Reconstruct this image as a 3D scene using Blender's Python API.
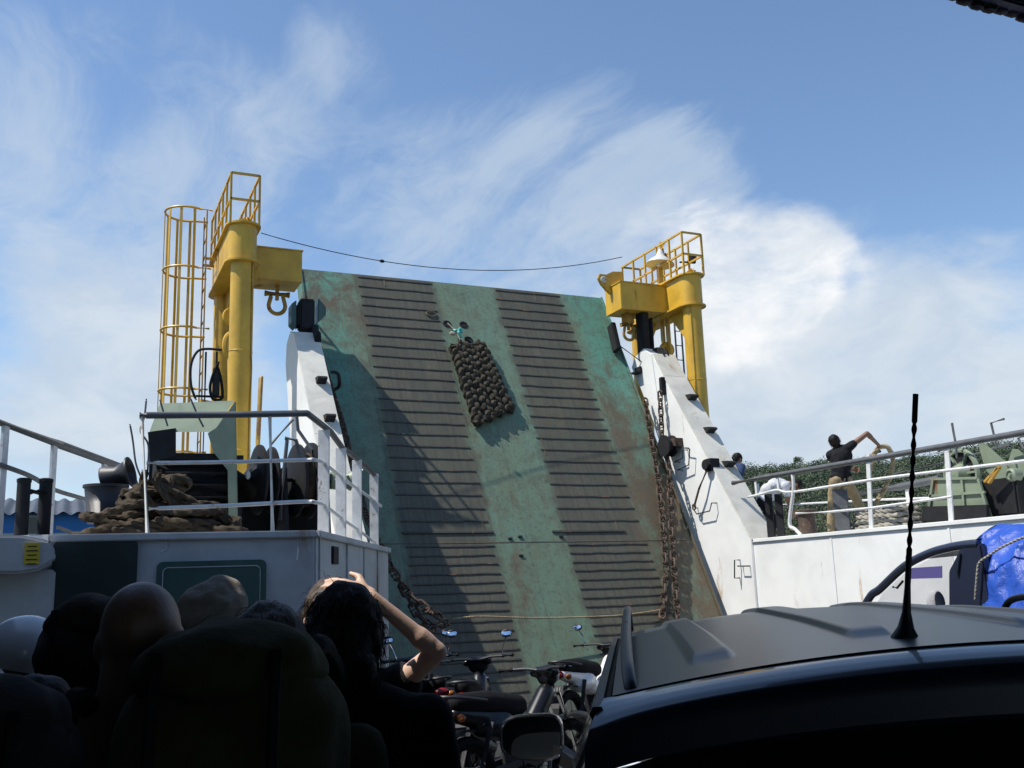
import bpy, bmesh, math, random
from math import sin, cos, pi, radians, sqrt
from mathutils import Vector as V, Matrix as M, Euler, noise as mn

for o in list(bpy.data.objects): bpy.data.objects.remove(o)
scene = bpy.context.scene
COL = scene.collection
random.seed(7)

# ------------------------------------------------------------------ camera
FPX = 1000.0
yaw, pitch, roll = radians(24.18), radians(11.52), radians(1.92)
CF = V((sin(yaw)*cos(pitch), cos(yaw)*cos(pitch), sin(pitch)))
R0 = V((cos(yaw), -sin(yaw), 0)); U0 = R0.cross(CF)
CR = R0*cos(roll) - U0*sin(roll); CU = U0*cos(roll) + R0*sin(roll)
CC = V((0, 0, 1.65))
cd = bpy.data.cameras.new('camera'); cam = bpy.data.objects.new('camera', cd); COL.objects.link(cam)
cd.sensor_width = 36; cd.lens = 36*FPX/1024; cd.clip_start = 0.05; cd.clip_end = 6000
mw = M((CR, CU, -CF)).transposed().to_4x4(); mw.translation = CC
cam.matrix_world = mw
scene.camera = cam
scene.render.resolution_x = 1024; scene.render.resolution_y = 768

def ray(px, py): return (CF + CR*((px-512)/FPX) - CU*((py-384)/FPX)).normalized()
def atz(px, py, z): d = ray(px, py); return CC + d*((z-CC.z)/d.z)
def aty(px, py, y): d = ray(px, py); return CC + d*(y/d.y)
def atx(px, py, x): d = ray(px, py); return CC + d*(x/d.x)
def atd(px, py, dep): return CC + (CF + CR*((px-512)/FPX) - CU*((py-384)/FPX))*dep

# ------------------------------------------------------------------ world, sun, exposure
SUN = V((-.52, .09, .85)).normalized()          # direction towards the sun
scene.view_settings.view_transform = 'Standard'; scene.view_settings.look = 'None'
scene.view_settings.exposure = 0.40; scene.view_settings.gamma = 1
world = bpy.data.worlds.new('World'); scene.world = world; world.use_nodes = True
wn = world.node_tree; wn.nodes.clear()
def N(nt, t, **kw):
    n = nt.nodes.new(t)
    for k, v in kw.items():
        if k in n.inputs.keys() if isinstance(k, str) else False: n.inputs[k].default_value = v
        else: setattr(n, k, v)
    return n
def math_n(nt, op, a, b=None, c=None, clamp=False):
    n = nt.nodes.new('ShaderNodeMath'); n.operation = op; n.use_clamp = clamp
    for i, x in enumerate((a, b, c)):
        if x is None: continue
        if hasattr(x, 'node'): nt.links.new(x, n.inputs[i])
        else: n.inputs[i].default_value = x
    return n.outputs[0]
def vmath(nt, op, a, b=None, out=0):
    n = nt.nodes.new('ShaderNodeVectorMath'); n.operation = op
    if op == 'SCALE': n.inputs['Scale'].default_value = .38
    for i, x in enumerate((a, b)):
        if x is None: continue
        if hasattr(x, 'node'): nt.links.new(x, n.inputs[i])
        else: n.inputs[i].default_value = x
    return n.outputs[out]
def smooth(nt, x, lo, hi, a=0., b=1.):
    n = nt.nodes.new('ShaderNodeMapRange'); n.interpolation_type = 'SMOOTHSTEP'
    nt.links.new(x, n.inputs[0])
    n.inputs[1].default_value = lo; n.inputs[2].default_value = hi; n.inputs[3].default_value = a; n.inputs[4].default_value = b
    return n.outputs[0]
def noise(nt, vec, scale, detail=4, rough=.55, dist=0., out='Fac'):
    n = nt.nodes.new('ShaderNodeTexNoise'); n.inputs['Scale'].default_value = scale
    n.inputs['Detail'].default_value = detail; n.inputs['Roughness'].default_value = rough; n.inputs['Distortion'].default_value = dist
    if vec is not None: nt.links.new(vec, n.inputs['Vector'])
    return n.outputs[out]
def mixc(nt, fac, a, b, mode='MIX'):
    n = nt.nodes.new('ShaderNodeMix'); n.data_type = 'RGBA'; n.blend_type = mode
    for s, x in ((n.inputs[0], fac), (n.inputs[6], a), (n.inputs[7], b)):
        if hasattr(x, 'node'): nt.links.new(x, s)
        elif isinstance(x, (int, float)): s.default_value = x
        else: s.default_value = (*x, 1) if len(x) == 3 else x
    return n.outputs[2]

SKYS = .128
sky = wn.nodes.new('ShaderNodeTexSky'); sky.sky_type = 'NISHITA'; sky.sun_disc = False
sky.sun_elevation = math.asin(SUN.z); sky.sun_rotation = math.atan2(SUN.x, SUN.y)
sky.air_density = 1.0; sky.dust_density = 0.3; sky.ozone_density = 2.2
tc = wn.nodes.new('ShaderNodeTexCoord'); D = tc.outputs['Generated']
sep = wn.nodes.new('ShaderNodeSeparateXYZ'); wn.links.new(D, sep.inputs[0])
inv = math_n(wn, 'DIVIDE', 1.0, math_n(wn, 'ADD', math_n(wn, 'MAXIMUM', sep.outputs[2], 0.0), .22))
comb = wn.nodes.new('ShaderNodeCombineXYZ')
wn.links.new(math_n(wn, 'MULTIPLY', sep.outputs[0], inv), comb.inputs[0])
wn.links.new(math_n(wn, 'MULTIPLY', sep.outputs[1], inv), comb.inputs[1])
Q = comb.outputs[0]
rotn = wn.nodes.new('ShaderNodeMapping'); wn.links.new(Q, rotn.inputs[0])
rotn.inputs['Rotation'].default_value = (0, 0, radians(38)); rotn.inputs['Scale'].default_value = (1.0, .36, 1)
warp = vmath(wn, 'ADD', rotn.outputs[0], vmath(wn, 'SCALE', vmath(wn, 'SUBTRACT', noise(wn, Q, 1.6, 4, .5, 0, 'Color'), (.5, .5, .5))))
cirr = noise(wn, warp, 3.6, 8, .64, .6)
fine = noise(wn, warp, 10, 6, .65, .6)
big = noise(wn, Q, 1.0, 3, .5, .3)
def blob(px, py, r_in, r_out, w):
    d = ray(px, py)
    dp = vmath(wn, 'DOT_PRODUCT', D, tuple(d), out=1)
    return smooth(wn, dp, cos(radians(r_out)), cos(radians(r_in)), 0, w)
cov = None
for b in ((150, 150, 0, 12, .16), (290, 190, 0, 11, .16), (40, 340, 1, 13, .20), (130, 260, 0, 9, .10), (560, 200, 0, 11, .22), (470, 240, 0, 10, .16), (640, 250, 0, 12, .22),
          (700, 380, 2, 15, .26), (850, 370, 0, 11, .20), (800, 420, 0, 12, .14), (930, 400, 0, 10, .14), (20, 60, 0, 6, .12), (355, 35, 0, 4.5, .16), (985, 200, 0, 4, .10), (880, 215, 0, 4, .10)):
    x = blob(*b); cov = x if cov is None else math_n(wn, 'ADD', cov, x)
low = smooth(wn, sep.outputs[2], 0.36, 0.04, 0, .16)
cov = math_n(wn, 'ADD', math_n(wn, 'MINIMUM', cov, .36), low)
cov = math_n(wn, 'ADD', cov, math_n(wn, 'MULTIPLY', math_n(wn, 'SUBTRACT', big, .5), .30))
mixn = math_n(wn, 'ADD', math_n(wn, 'MULTIPLY', cirr, .72), math_n(wn, 'MULTIPLY', fine, .28))
den = math_n(wn, 'ADD', math_n(wn, 'SUBTRACT', mixn, .66), cov)
thin = math_n(wn, 'MULTIPLY', smooth(wn, den, -.02, .30), .66)
mpp = wn.nodes.new('ShaderNodeMapping'); wn.links.new(D, mpp.inputs[0]); mpp.inputs['Scale'].default_value = (1, 1, 1.9)
wrp2 = vmath(wn, 'ADD', mpp.outputs[0], vmath(wn, 'SCALE', vmath(wn, 'SUBTRACT', noise(wn, mpp.outputs[0], 5, 3, .5, 0, 'Color'), (.5, .5, .5))))
wrp2.node.inputs[1].links[0].from_node.inputs['Scale'].default_value = .10
pf1 = noise(wn, wrp2, 4.2, 8, .60, .15)
pcov = None
for b in ((60, 340, 1, 12, .20), (150, 400, 1, 9, .12), (560, 220, 0, 10, .16), (470, 200, 0, 8, .10), (650, 240, 0, 8, .12), (740, 290, 1, 8, .30), (690, 250, .5, 5, .10), (800, 265, .5, 4.5, .16),
          (880, 390, 1, 12, .20), (720, 380, 1, 10, .16), (960, 350, 0, 8, .12), (310, 330, 1, 9, .08)):
    x = blob(*b); pcov = x if pcov is None else math_n(wn, 'ADD', pcov, x)
plow = smooth(wn, sep.outputs[2], 0.42, 0.12, -.12, .02)
pden = math_n(wn, 'ADD', pf1, math_n(wn, 'ADD', math_n(wn, 'MINIMUM', pcov, .34), plow))
cumd = math_n(wn, 'MULTIPLY', smooth(wn, pden, .55, .84), .84)
lowmix = smooth(wn, sep.outputs[2], 0.32, -0.02, 0.0, .50)
skyc = mixc(wn, lowmix, mixc(wn, 1.0, sky.outputs[0], (.92, .97, 1.0), 'MULTIPLY'), (2.9, 3.6, 4.5))
c1 = mixc(wn, thin, skyc, (3.4, 4.0, 4.7))
shade = smooth(wn, noise(wn, wrp2, 9.0, 5, .6, .3), .35, .65)
bright = smooth(wn, math_n(wn, 'ADD', math_n(wn, 'ADD', blob(740, 270, 2, 9, .8), blob(800, 260, 1, 6, .4)), math_n(wn, 'MULTIPLY', pden, .4)), .3, 1.3)
ccol = mixc(wn, bright, mixc(wn, shade, (3.4, 3.95, 4.6), (4.2, 4.6, 5.0)), mixc(wn, shade, (4.5, 4.8, 5.1), (5.6, 5.7, 5.8)))
c2 = mixc(wn, cumd, c1, ccol)
pf2 = noise(wn, wrp2, 7.0, 8, .62, .1)
cb = None
for b in ((735, 285, 1.5, 6.5, .46), (700, 250, .5, 4.5, .20), (805, 265, .5, 4.0, .40), (770, 320, 1, 5, .22), (690, 320, 1, 5, .15)):
    x = blob(*b); cb = x if cb is None else math_n(wn, 'ADD', cb, x)
cd2 = math_n(wn, 'MULTIPLY', smooth(wn, math_n(wn, 'ADD', math_n(wn, 'MULTIPLY', pf2, 1.3), math_n(wn, 'MINIMUM', cb, .55)), .90, 1.28), .9)
sh2 = smooth(wn, noise(wn, wrp2, 11.0, 6, .62, .2), .38, .62)
c2 = mixc(wn, cd2, c2, mixc(wn, sh2, (4.6, 4.9, 5.2), (5.9, 5.95, 6.0)))
bg = wn.nodes.new('ShaderNodeBackground'); wn.links.new(c2, bg.inputs[0]); bg.inputs[1].default_value = SKYS
world.cycles.sampling_method = 'MANUAL'; world.cycles.sample_map_resolution = 512
wo = wn.nodes.new('ShaderNodeOutputWorld'); wn.links.new(bg.outputs[0], wo.inputs[0])

sl = bpy.data.lights.new('sun', 'SUN'); sl.energy = 4.5; sl.angle = radians(.53); sl.color = (1, .955, .88)
so = bpy.data.objects.new('sun', sl); COL.objects.link(so)
so.rotation_euler = (-SUN).to_track_quat('-Z', 'Y').to_euler()

# ------------------------------------------------------------------ materials
MATS = {}
def pm(name, col, rough=.6, metal=0., var=.25, scale=5., bump=.15, bscale=40., rust=0., rustcol=(.12, .055, .025), rscale=3., col2=None, streak=False, coat=0., spec=.5):
    if name in MATS: return MATS[name]
    m = bpy.data.materials.new(name); m.use_nodes = True; nt = m.node_tree
    b = nt.nodes['Principled BSDF']; b.inputs['Roughness'].default_value = rough; b.inputs['Metallic'].default_value = metal
    b.inputs['Coat Weight'].default_value = coat; b.inputs['Specular IOR Level'].default_value = spec
    t = nt.nodes.new('ShaderNodeTexCoord'); oc = t.outputs['Object']
    geo = nt.nodes.new('ShaderNodeNewGeometry'); pos = geo.outputs['Position']
    c2 = col2 or tuple(c*(1-var) for c in col)
    f = smooth(nt, noise(nt, oc, scale, 6, .6, .3), .35, .68)
    c = mixc(nt, f, col, c2)
    f3 = noise(nt, oc, scale*9, 3, .6)
    c = mixc(nt, math_n(nt, 'MULTIPLY', f3, var*.8), c, tuple(x*.55 for x in col))
    if rust > 0:
        if streak:
            mp = nt.nodes.new('ShaderNodeMapping'); nt.links.new(pos, mp.inputs[0]); mp.inputs['Scale'].default_value = (1, 1, .18)
            rv = mp.outputs[0]
        else: rv = pos
        r1 = noise(nt, rv, rscale, 8, .68, .2)
        rf = smooth(nt, r1, .72-.3*rust, .80-.25*rust)
        rc = mixc(nt, noise(nt, pos, 25, 4), rustcol, tuple(x*2.0 for x in rustcol))
        c = mixc(nt, rf, c, rc)
        rr = mixc(nt, rf, (rough,)*3, (.85,)*3); nt.links.new(rr, b.inputs['Roughness'])
    nt.links.new(c, b.inputs['Base Color'])
    if bump > 0:
        bn = nt.nodes.new('ShaderNodeBump'); bn.inputs['Strength'].default_value = bump; bn.inputs['Distance'].default_value = .01
        nt.links.new(noise(nt, oc, bscale, 5, .6), bn.inputs['Height']); nt.links.new(bn.outputs[0], b.inputs['Normal'])
    MATS[name] = m
    return m
pm('yellow', (.68, .405, .038), .45, var=.30, scale=1.6, bump=.25, bscale=5, rust=.43, rscale=2.6, streak=True, rustcol=(.17, .085, .025))
pm('yellow_rusty', (.45, .26, .04), .6, var=.4, scale=4, bump=.2, rust=.6, rscale=6, rustcol=(.14, .07, .03))
pm('white_paint', (.78, .78, .75), .5, var=.12, scale=1.2, bump=.5, bscale=2.2, rust=.34, rscale=2.2, streak=True, rustcol=(.28, .20, .12))
pm('grey_white', (.46, .475, .49), .55, var=.25, scale=2.0, bump=.2, bscale=8, rust=.44, rscale=2.4, streak=True, rustcol=(.20, .15, .11))
pm('flange_paint', (.62, .60, .53), .55, var=.22, scale=2.5, bump=.15, bscale=8, rust=.46, rscale=2.0, streak=True, rustcol=(.26, .19, .11))
pm('rail_white', (.72, .72, .70), .5, var=.2, scale=8, bump=.1, rust=.42, rscale=9, rustcol=(.20, .12, .07))
pm('rail_dark', (.10, .105, .11), .5, var=.3, scale=8, bump=.1, rust=.35, rscale=7)
pm('black_steel', (.020, .020, .022), .65, spec=.2, var=.3, scale=6, bump=.2, rust=.30, rscale=6, rustcol=(.06, .03, .018))
pm('chain_rust', (.075, .05, .036), .75, var=.4, scale=20, bump=.5, bscale=60, rust=.6, rscale=12, rustcol=(.13, .06, .03))
pm('pale_green', (.22, .265, .185), .5, var=.2, scale=3, bump=.12, bscale=10, rust=.42, rscale=3.5, streak=True)
pm('dark_green', (.011, .026, .023), .4, var=.3, scale=3, bump=.1, rust=.28, rscale=5, rustcol=(.12, .13, .12))
pm('green_panel', (.030, .085, .075), .4, var=.25, scale=3, bump=.1, rust=.25, rscale=5, rustcol=(.12, .13, .12))
pm('rope', (.085, .066, .046), .95, var=.45, scale=7, bump=.6, bscale=130, spec=.15)
pm('rope_light', (.42, .33, .20), .95, var=.4, scale=9, bump=.6, bscale=130, spec=.15)
pm('rope_white', (.36, .335, .28), .95, var=.3, scale=9, bump=.5, bscale=130, spec=.15)
pm('mat_rope', (.072, .062, .047), .95, var=.5, scale=14, bump=1., bscale=55, spec=.15)
pm('deck_steel', (.032, .036, .034), .55, var=.35, scale=1.5, bump=.25, bscale=14, rust=.38, rscale=1.4, rustcol=(.07, .04, .025))
pm('soffit', (.06, .065, .06), .6, var=.3, scale=2, bump=.1, rust=.3, rscale=2)
pm('casing', (.07, .075, .075), .6, var=.2, scale=1.5, bump=.1, rust=.28, rscale=2, streak=True)
pm('hull', (.03, .08, .07), .5, var=.3, scale=1, bump=.1, rust=.35, rscale=1)
pm('yellow_label', (.62, .45, .03), .5, var=.1, bump=0)
pm('label_ink', (.05, .04, .02), .6, bump=0)
pm('blue_wall', (.03, .16, .42), .7, var=.15, scale=.6, bump=.1)
pm('pale_wall', (.45, .44, .40), .8, var=.2, scale=.6, bump=.1)
pm('roof_sheet', (.055, .065, .085), .6, var=.3, scale=.8, bump=.1)
pm('rubber', (.010, .010, .011), .8, spec=.15, var=.3, scale=20, bump=.4, bscale=80)
pm('plastic_black', (.012, .012, .014), .45, spec=.3, var=.1, bump=.05)
pm('bucket', (.028, .027, .03), .5, var=.3, bump=.1)
pm('chrome', (.62, .63, .65), .14, metal=1., var=.1, bump=0)
pm('mirror_glass', (.75, .82, .9), .03, metal=1., var=0, bump=0)
pm('car_paint', (.018, .023, .045), .34, metal=.15, var=.05, scale=2, bump=.02, coat=.7)
pm('car_roof', (.034, .043, .053), .33, metal=0, var=.3, scale=3, bump=.05, bscale=30, spec=.55)
pm('car_glass', (.006, .007, .009), .06, var=0, bump=0)
pm('tint_strip', (.10, .09, .24), .1, var=0, bump=0)
pm('red_lens', (.20, .010, .012), .2, var=.1, bump=0)
pm('orange_lens', (.30, .09, .015), .2, var=.1, bump=0)
pm('head_lens', (.55, .60, .66), .1, var=.1, bump=0)
pm('bike_black', (.009, .009, .011), .3, var=.1, bump=.02, coat=.2, spec=.3)
pm('bike_white', (.75, .75, .74), .3, var=.05, bump=.02, coat=.5)
pm('bike_red', (.035, .010, .010), .3, var=.1, bump=.02, coat=.4)
pm('engine', (.045, .045, .05), .5, metal=.4, var=.3, scale=15, bump=.3)
pm('plate', (.03, .03, .034), .5, var=.1, bump=.1)
pm('plate_ink', (.20, .20, .20), .6, bump=0)
pm('skin_bald', (.20, .115, .08), .45, var=.2, scale=9, bump=.15, bscale=120)
pm('skin', (.64, .43, .33), .5, var=.15, scale=9, bump=.12, bscale=120)
pm('skin_dark', (.20, .10, .062), .5, var=.15, scale=9, bump=.12, bscale=120)
pm('hair', (.012, .009, .007), .6, spec=.2, var=.3, scale=30, bump=.6, bscale=90)
pm('hair_brown', (.06, .036, .02), .55, var=.4, scale=30, bump=.6, bscale=90)
for nm, c in (('cloth_black', (.016, .016, .019)), ('cloth_grey', (.60, .61, .64)), ('cloth_navy', (.025, .04, .08)), ('cloth_khaki', (.36, .28, .165)),
              ('cloth_blue', (.035, .06, .13)), ('cloth_beige', (.34, .305, .26)), ('cloth_olive', (.055, .056, .026)), ('cloth_char', (.035, .033, .036)),
              ('cloth_brown', (.05, .038, .034)), ('cloth_jean', (.04, .06, .10)), ('cloth_teal', (.02, .09, .10)), ('cloth_orange', (.42, .10, .025))):
    pm(nm, c, .9, var=.3, scale=7, bump=.5, bscale=55, spec=.2)
pm('helmet_white', (.72, .73, .75), .25, var=.06, bump=0, coat=.4)
pm('cyan_strap', (.10, .48, .42), .5, var=.2, bump=.1)
pm('lamp_shade', (.62, .62, .58), .4, var=.15, bump=.05)
pm('glass_dark', (.02, .025, .03), .1, bump=0)
pm('bark', (.09, .065, .045), .9, var=.3, bump=.4)
pm('earth', (.10, .09, .05), .95, var=.3, scale=.3, bump=.2)
pm('quay', (.28, .27, .25), .9, var=.2, scale=.4, bump=.2)

def leaf_mat(name, a, b_):
    m = bpy.data.materials.new(name); m.use_nodes = True; nt = m.node_tree; b = nt.nodes['Principled BSDF']
    b.inputs['Roughness'].default_value = .6; b.inputs['Specular IOR Level'].default_value = .25
    geo = nt.nodes.new('ShaderNodeNewGeometry')
    f = smooth(nt, noise(nt, geo.outputs['Position'], .12, 5, .65), .38, .62)
    c = mixc(nt, f, a, b_)
    c = mixc(nt, math_n(nt, 'MULTIPLY', geo.outputs['Random Per Island'], .5), c, tuple(x*1.5 for x in a))
    nt.links.new(c, b.inputs['Base Color']); MATS[name] = m
leaf_mat('hazed_leaf', (.050, .074, .046), (.120, .148, .086))  # foliage greens lightened and greyed to paint in the distance haze

def ramp_mat():
    m = bpy.data.materials.new('ramp_paint'); m.use_nodes = True; nt = m.node_tree; b = nt.nodes['Principled BSDF']
    t = nt.nodes.new('ShaderNodeTexCoord'); oc = t.outputs['Object']
    s = nt.nodes.new('ShaderNodeSeparateXYZ'); nt.links.new(oc, s.inputs[0]); X, Z = s.outputs[0], s.outputs[2]
    wob = math_n(nt, 'MULTIPLY', math_n(nt, 'SUBTRACT', noise(nt, oc, 1.6, 6, .65), .5), .55)
    xw = math_n(nt, 'ADD', X, wob)
    def band(x0, x1, e=.10):
        return math_n(nt, 'MULTIPLY', smooth(nt, xw, x0-e, x0+e), smooth(nt, xw, x1+e, x1-e))
    green = mixc(nt, smooth(nt, noise(nt, oc, .9, 5, .6, .4), .3, .7), (.118, .205, .145), (.122, .168, .108))
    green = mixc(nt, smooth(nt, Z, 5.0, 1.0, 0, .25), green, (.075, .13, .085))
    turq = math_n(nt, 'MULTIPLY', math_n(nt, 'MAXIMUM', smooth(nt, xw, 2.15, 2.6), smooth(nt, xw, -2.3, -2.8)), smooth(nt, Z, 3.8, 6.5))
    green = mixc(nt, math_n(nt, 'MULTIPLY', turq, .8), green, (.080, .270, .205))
    worn = mixc(nt, smooth(nt, noise(nt, oc, 1.3, 7, .65), .35, .65), (.106, .088, .060), (.068, .060, .042))
    worn = mixc(nt, math_n(nt, 'MULTIPLY', noise(nt, oc, 14, 5, .7), .55), worn, (.065, .100, .070))
    tr = math_n(nt, 'MAXIMUM', band(-2.15, -.60), band(.70, 2.16))
    tr = math_n(nt, 'MULTIPLY', tr, smooth(nt, noise(nt, oc, 2.4, 6, .7), .18, .42, .55, 1.0))
    c = mixc(nt, tr, green, worn)
    mp = nt.nodes.new('ShaderNodeMapping'); nt.links.new(oc, mp.inputs[0]); mp.inputs['Scale'].default_value = (1, 1, .45)
    r1 = noise(nt, mp.outputs[0], 2.2, 9, .72, .25)
    side = math_n(nt, 'MULTIPLY', smooth(nt, xw, 1.7, 2.5), smooth(nt, Z, 9.2, 3.0))
    mid = math_n(nt, 'MULTIPLY', band(-.66, -.02, .2), smooth(nt, Z, 7.0, 5.0))
    lft = math_n(nt, 'MULTIPLY', smooth(nt, xw, -1.9, -2.3), smooth(nt, Z, 5.0, 8.0))
    rw = math_n(nt, 'ADD', math_n(nt, 'MULTIPLY', side, .21), math_n(nt, 'ADD', math_n(nt, 'MULTIPLY', mid, .07), math_n(nt, 'MULTIPLY', lft, .12)))
    rf = smooth(nt, math_n(nt, 'ADD', r1, rw), .55, .74)
    rf = math_n(nt, 'MULTIPLY', math_n(nt, 'MAXIMUM', rf, math_n(nt, 'MULTIPLY', math_n(nt, 'MAXIMUM', side, lft), smooth(nt, noise(nt, oc, 2.6, 9, .75, .4), .46, .60))), .85)
    rcol = mixc(nt, noise(nt, oc, 12, 5, .7), (.050, .034, .022), (.150, .088, .046))
    c = mixc(nt, rf, c, rcol)
    spk = smooth(nt, noise(nt, oc, 9, 6, .75), .66, .72)
    c = mixc(nt, math_n(nt, 'MULTIPLY', spk, .7), c, (.09, .065, .04))
    drk = smooth(nt, noise(nt, oc, 3.2, 9, .74, .5), .42, .74)
    c = mixc(nt, math_n(nt, 'MULTIPLY', drk, .70), c, (.072, .072, .052))
    ms = nt.nodes.new('ShaderNodeMapping'); nt.links.new(oc, ms.inputs[0]); ms.inputs['Scale'].default_value = (9, 9, .35)
    stk = smooth(nt, noise(nt, ms.outputs[0], 1.6, 7, .7, .2), .44, .60)
    c = mixc(nt, math_n(nt, 'MULTIPLY', math_n(nt, 'MULTIPLY', stk, tr), .55), c, (.045, .045, .036))
    stk2 = smooth(nt, noise(nt, ms.outputs[0], 3.1, 6, .7, .2), .53, .64)
    c = mixc(nt, math_n(nt, 'MULTIPLY', stk2, .45), c, (.13, .075, .038))
    chip = smooth(nt, noise(nt, oc, 16, 8, .8, .2), .53, .60)
    c = mixc(nt, math_n(nt, 'MULTIPLY', chip, .55), c, (.055, .045, .034))
    chl = smooth(nt, noise(nt, oc, 21, 7, .8, .2), .60, .66)
    c = mixc(nt, math_n(nt, 'MULTIPLY', chl, .4), c, (.20, .24, .19))
    nt.links.new(c, b.inputs['Base Color']); b.inputs['Roughness'].default_value = .62
    bn = nt.nodes.new('ShaderNodeBump'); bn.inputs['Strength'].default_value = .25; bn.inputs['Distance'].default_value = .02
    nt.links.new(noise(nt, oc, 6, 7, .65), bn.inputs['Height']); nt.links.new(bn.outputs[0], b.inputs['Normal'])
    MATS['ramp_paint'] = m
ramp_mat()

def tarp_mat():
    m = bpy.data.materials.new('tarp'); m.use_nodes = True; nt = m.node_tree; b = nt.nodes['Principled BSDF']
    t = nt.nodes.new('ShaderNodeTexCoord'); oc = t.outputs['Object']
    nt.links.new(mixc(nt, noise(nt, oc, 6, 4), (.014, .060, .36), (.024, .090, .45)), b.inputs['Base Color'])
    b.inputs['Roughness'].default_value = .42
    bn = nt.nodes.new('ShaderNodeBump'); bn.inputs['Strength'].default_value = .7; bn.inputs['Distance'].default_value = .03
    nt.links.new(noise(nt, oc, 7, 7, .55, 1.0), bn.inputs['Height']); nt.links.new(bn.outputs[0], b.inputs['Normal'])
    MATS['tarp'] = m
tarp_mat()
def sea_mat():
    m = bpy.data.materials.new('sea_water'); m.use_nodes = True; nt = m.node_tree; b = nt.nodes['Principled BSDF']
    b.inputs['Base Color'].default_value = (.012, .045, .06, 1); b.inputs['Roughness'].default_value = .08
    t = nt.nodes.new('ShaderNodeTexCoord')
    bn = nt.nodes.new('ShaderNodeBump'); bn.inputs['Strength'].default_value = .5; bn.inputs['Distance'].default_value = .3
    nt.links.new(noise(nt, t.outputs['Object'], .6, 8, .6, .4), bn.inputs['Height']); nt.links.new(bn.outputs[0], b.inputs['Normal'])
    MATS['sea_water'] = m
sea_mat()
def window_mat():
    m = bpy.data.materials.new('clear_glass'); m.use_nodes = True; nt = m.node_tree; nt.nodes.clear()
    tr = nt.nodes.new('ShaderNodeBsdfTransparent'); tr.inputs[0].default_value = (.94, .94, .95, 1)
    gl = nt.nodes.new('ShaderNodeBsdfGlossy'); gl.inputs['Roughness'].default_value = .03
    mx = nt.nodes.new('ShaderNodeMixShader'); mx.inputs[0].default_value = .10
    o = nt.nodes.new('ShaderNodeOutputMaterial'); nt.links.new(tr.outputs[0], mx.inputs[1]); nt.links.new(gl.outputs[0], mx.inputs[2]); nt.links.new(mx.outputs[0], o.inputs[0])
    MATS['clear_glass'] = m
window_mat()

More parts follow.
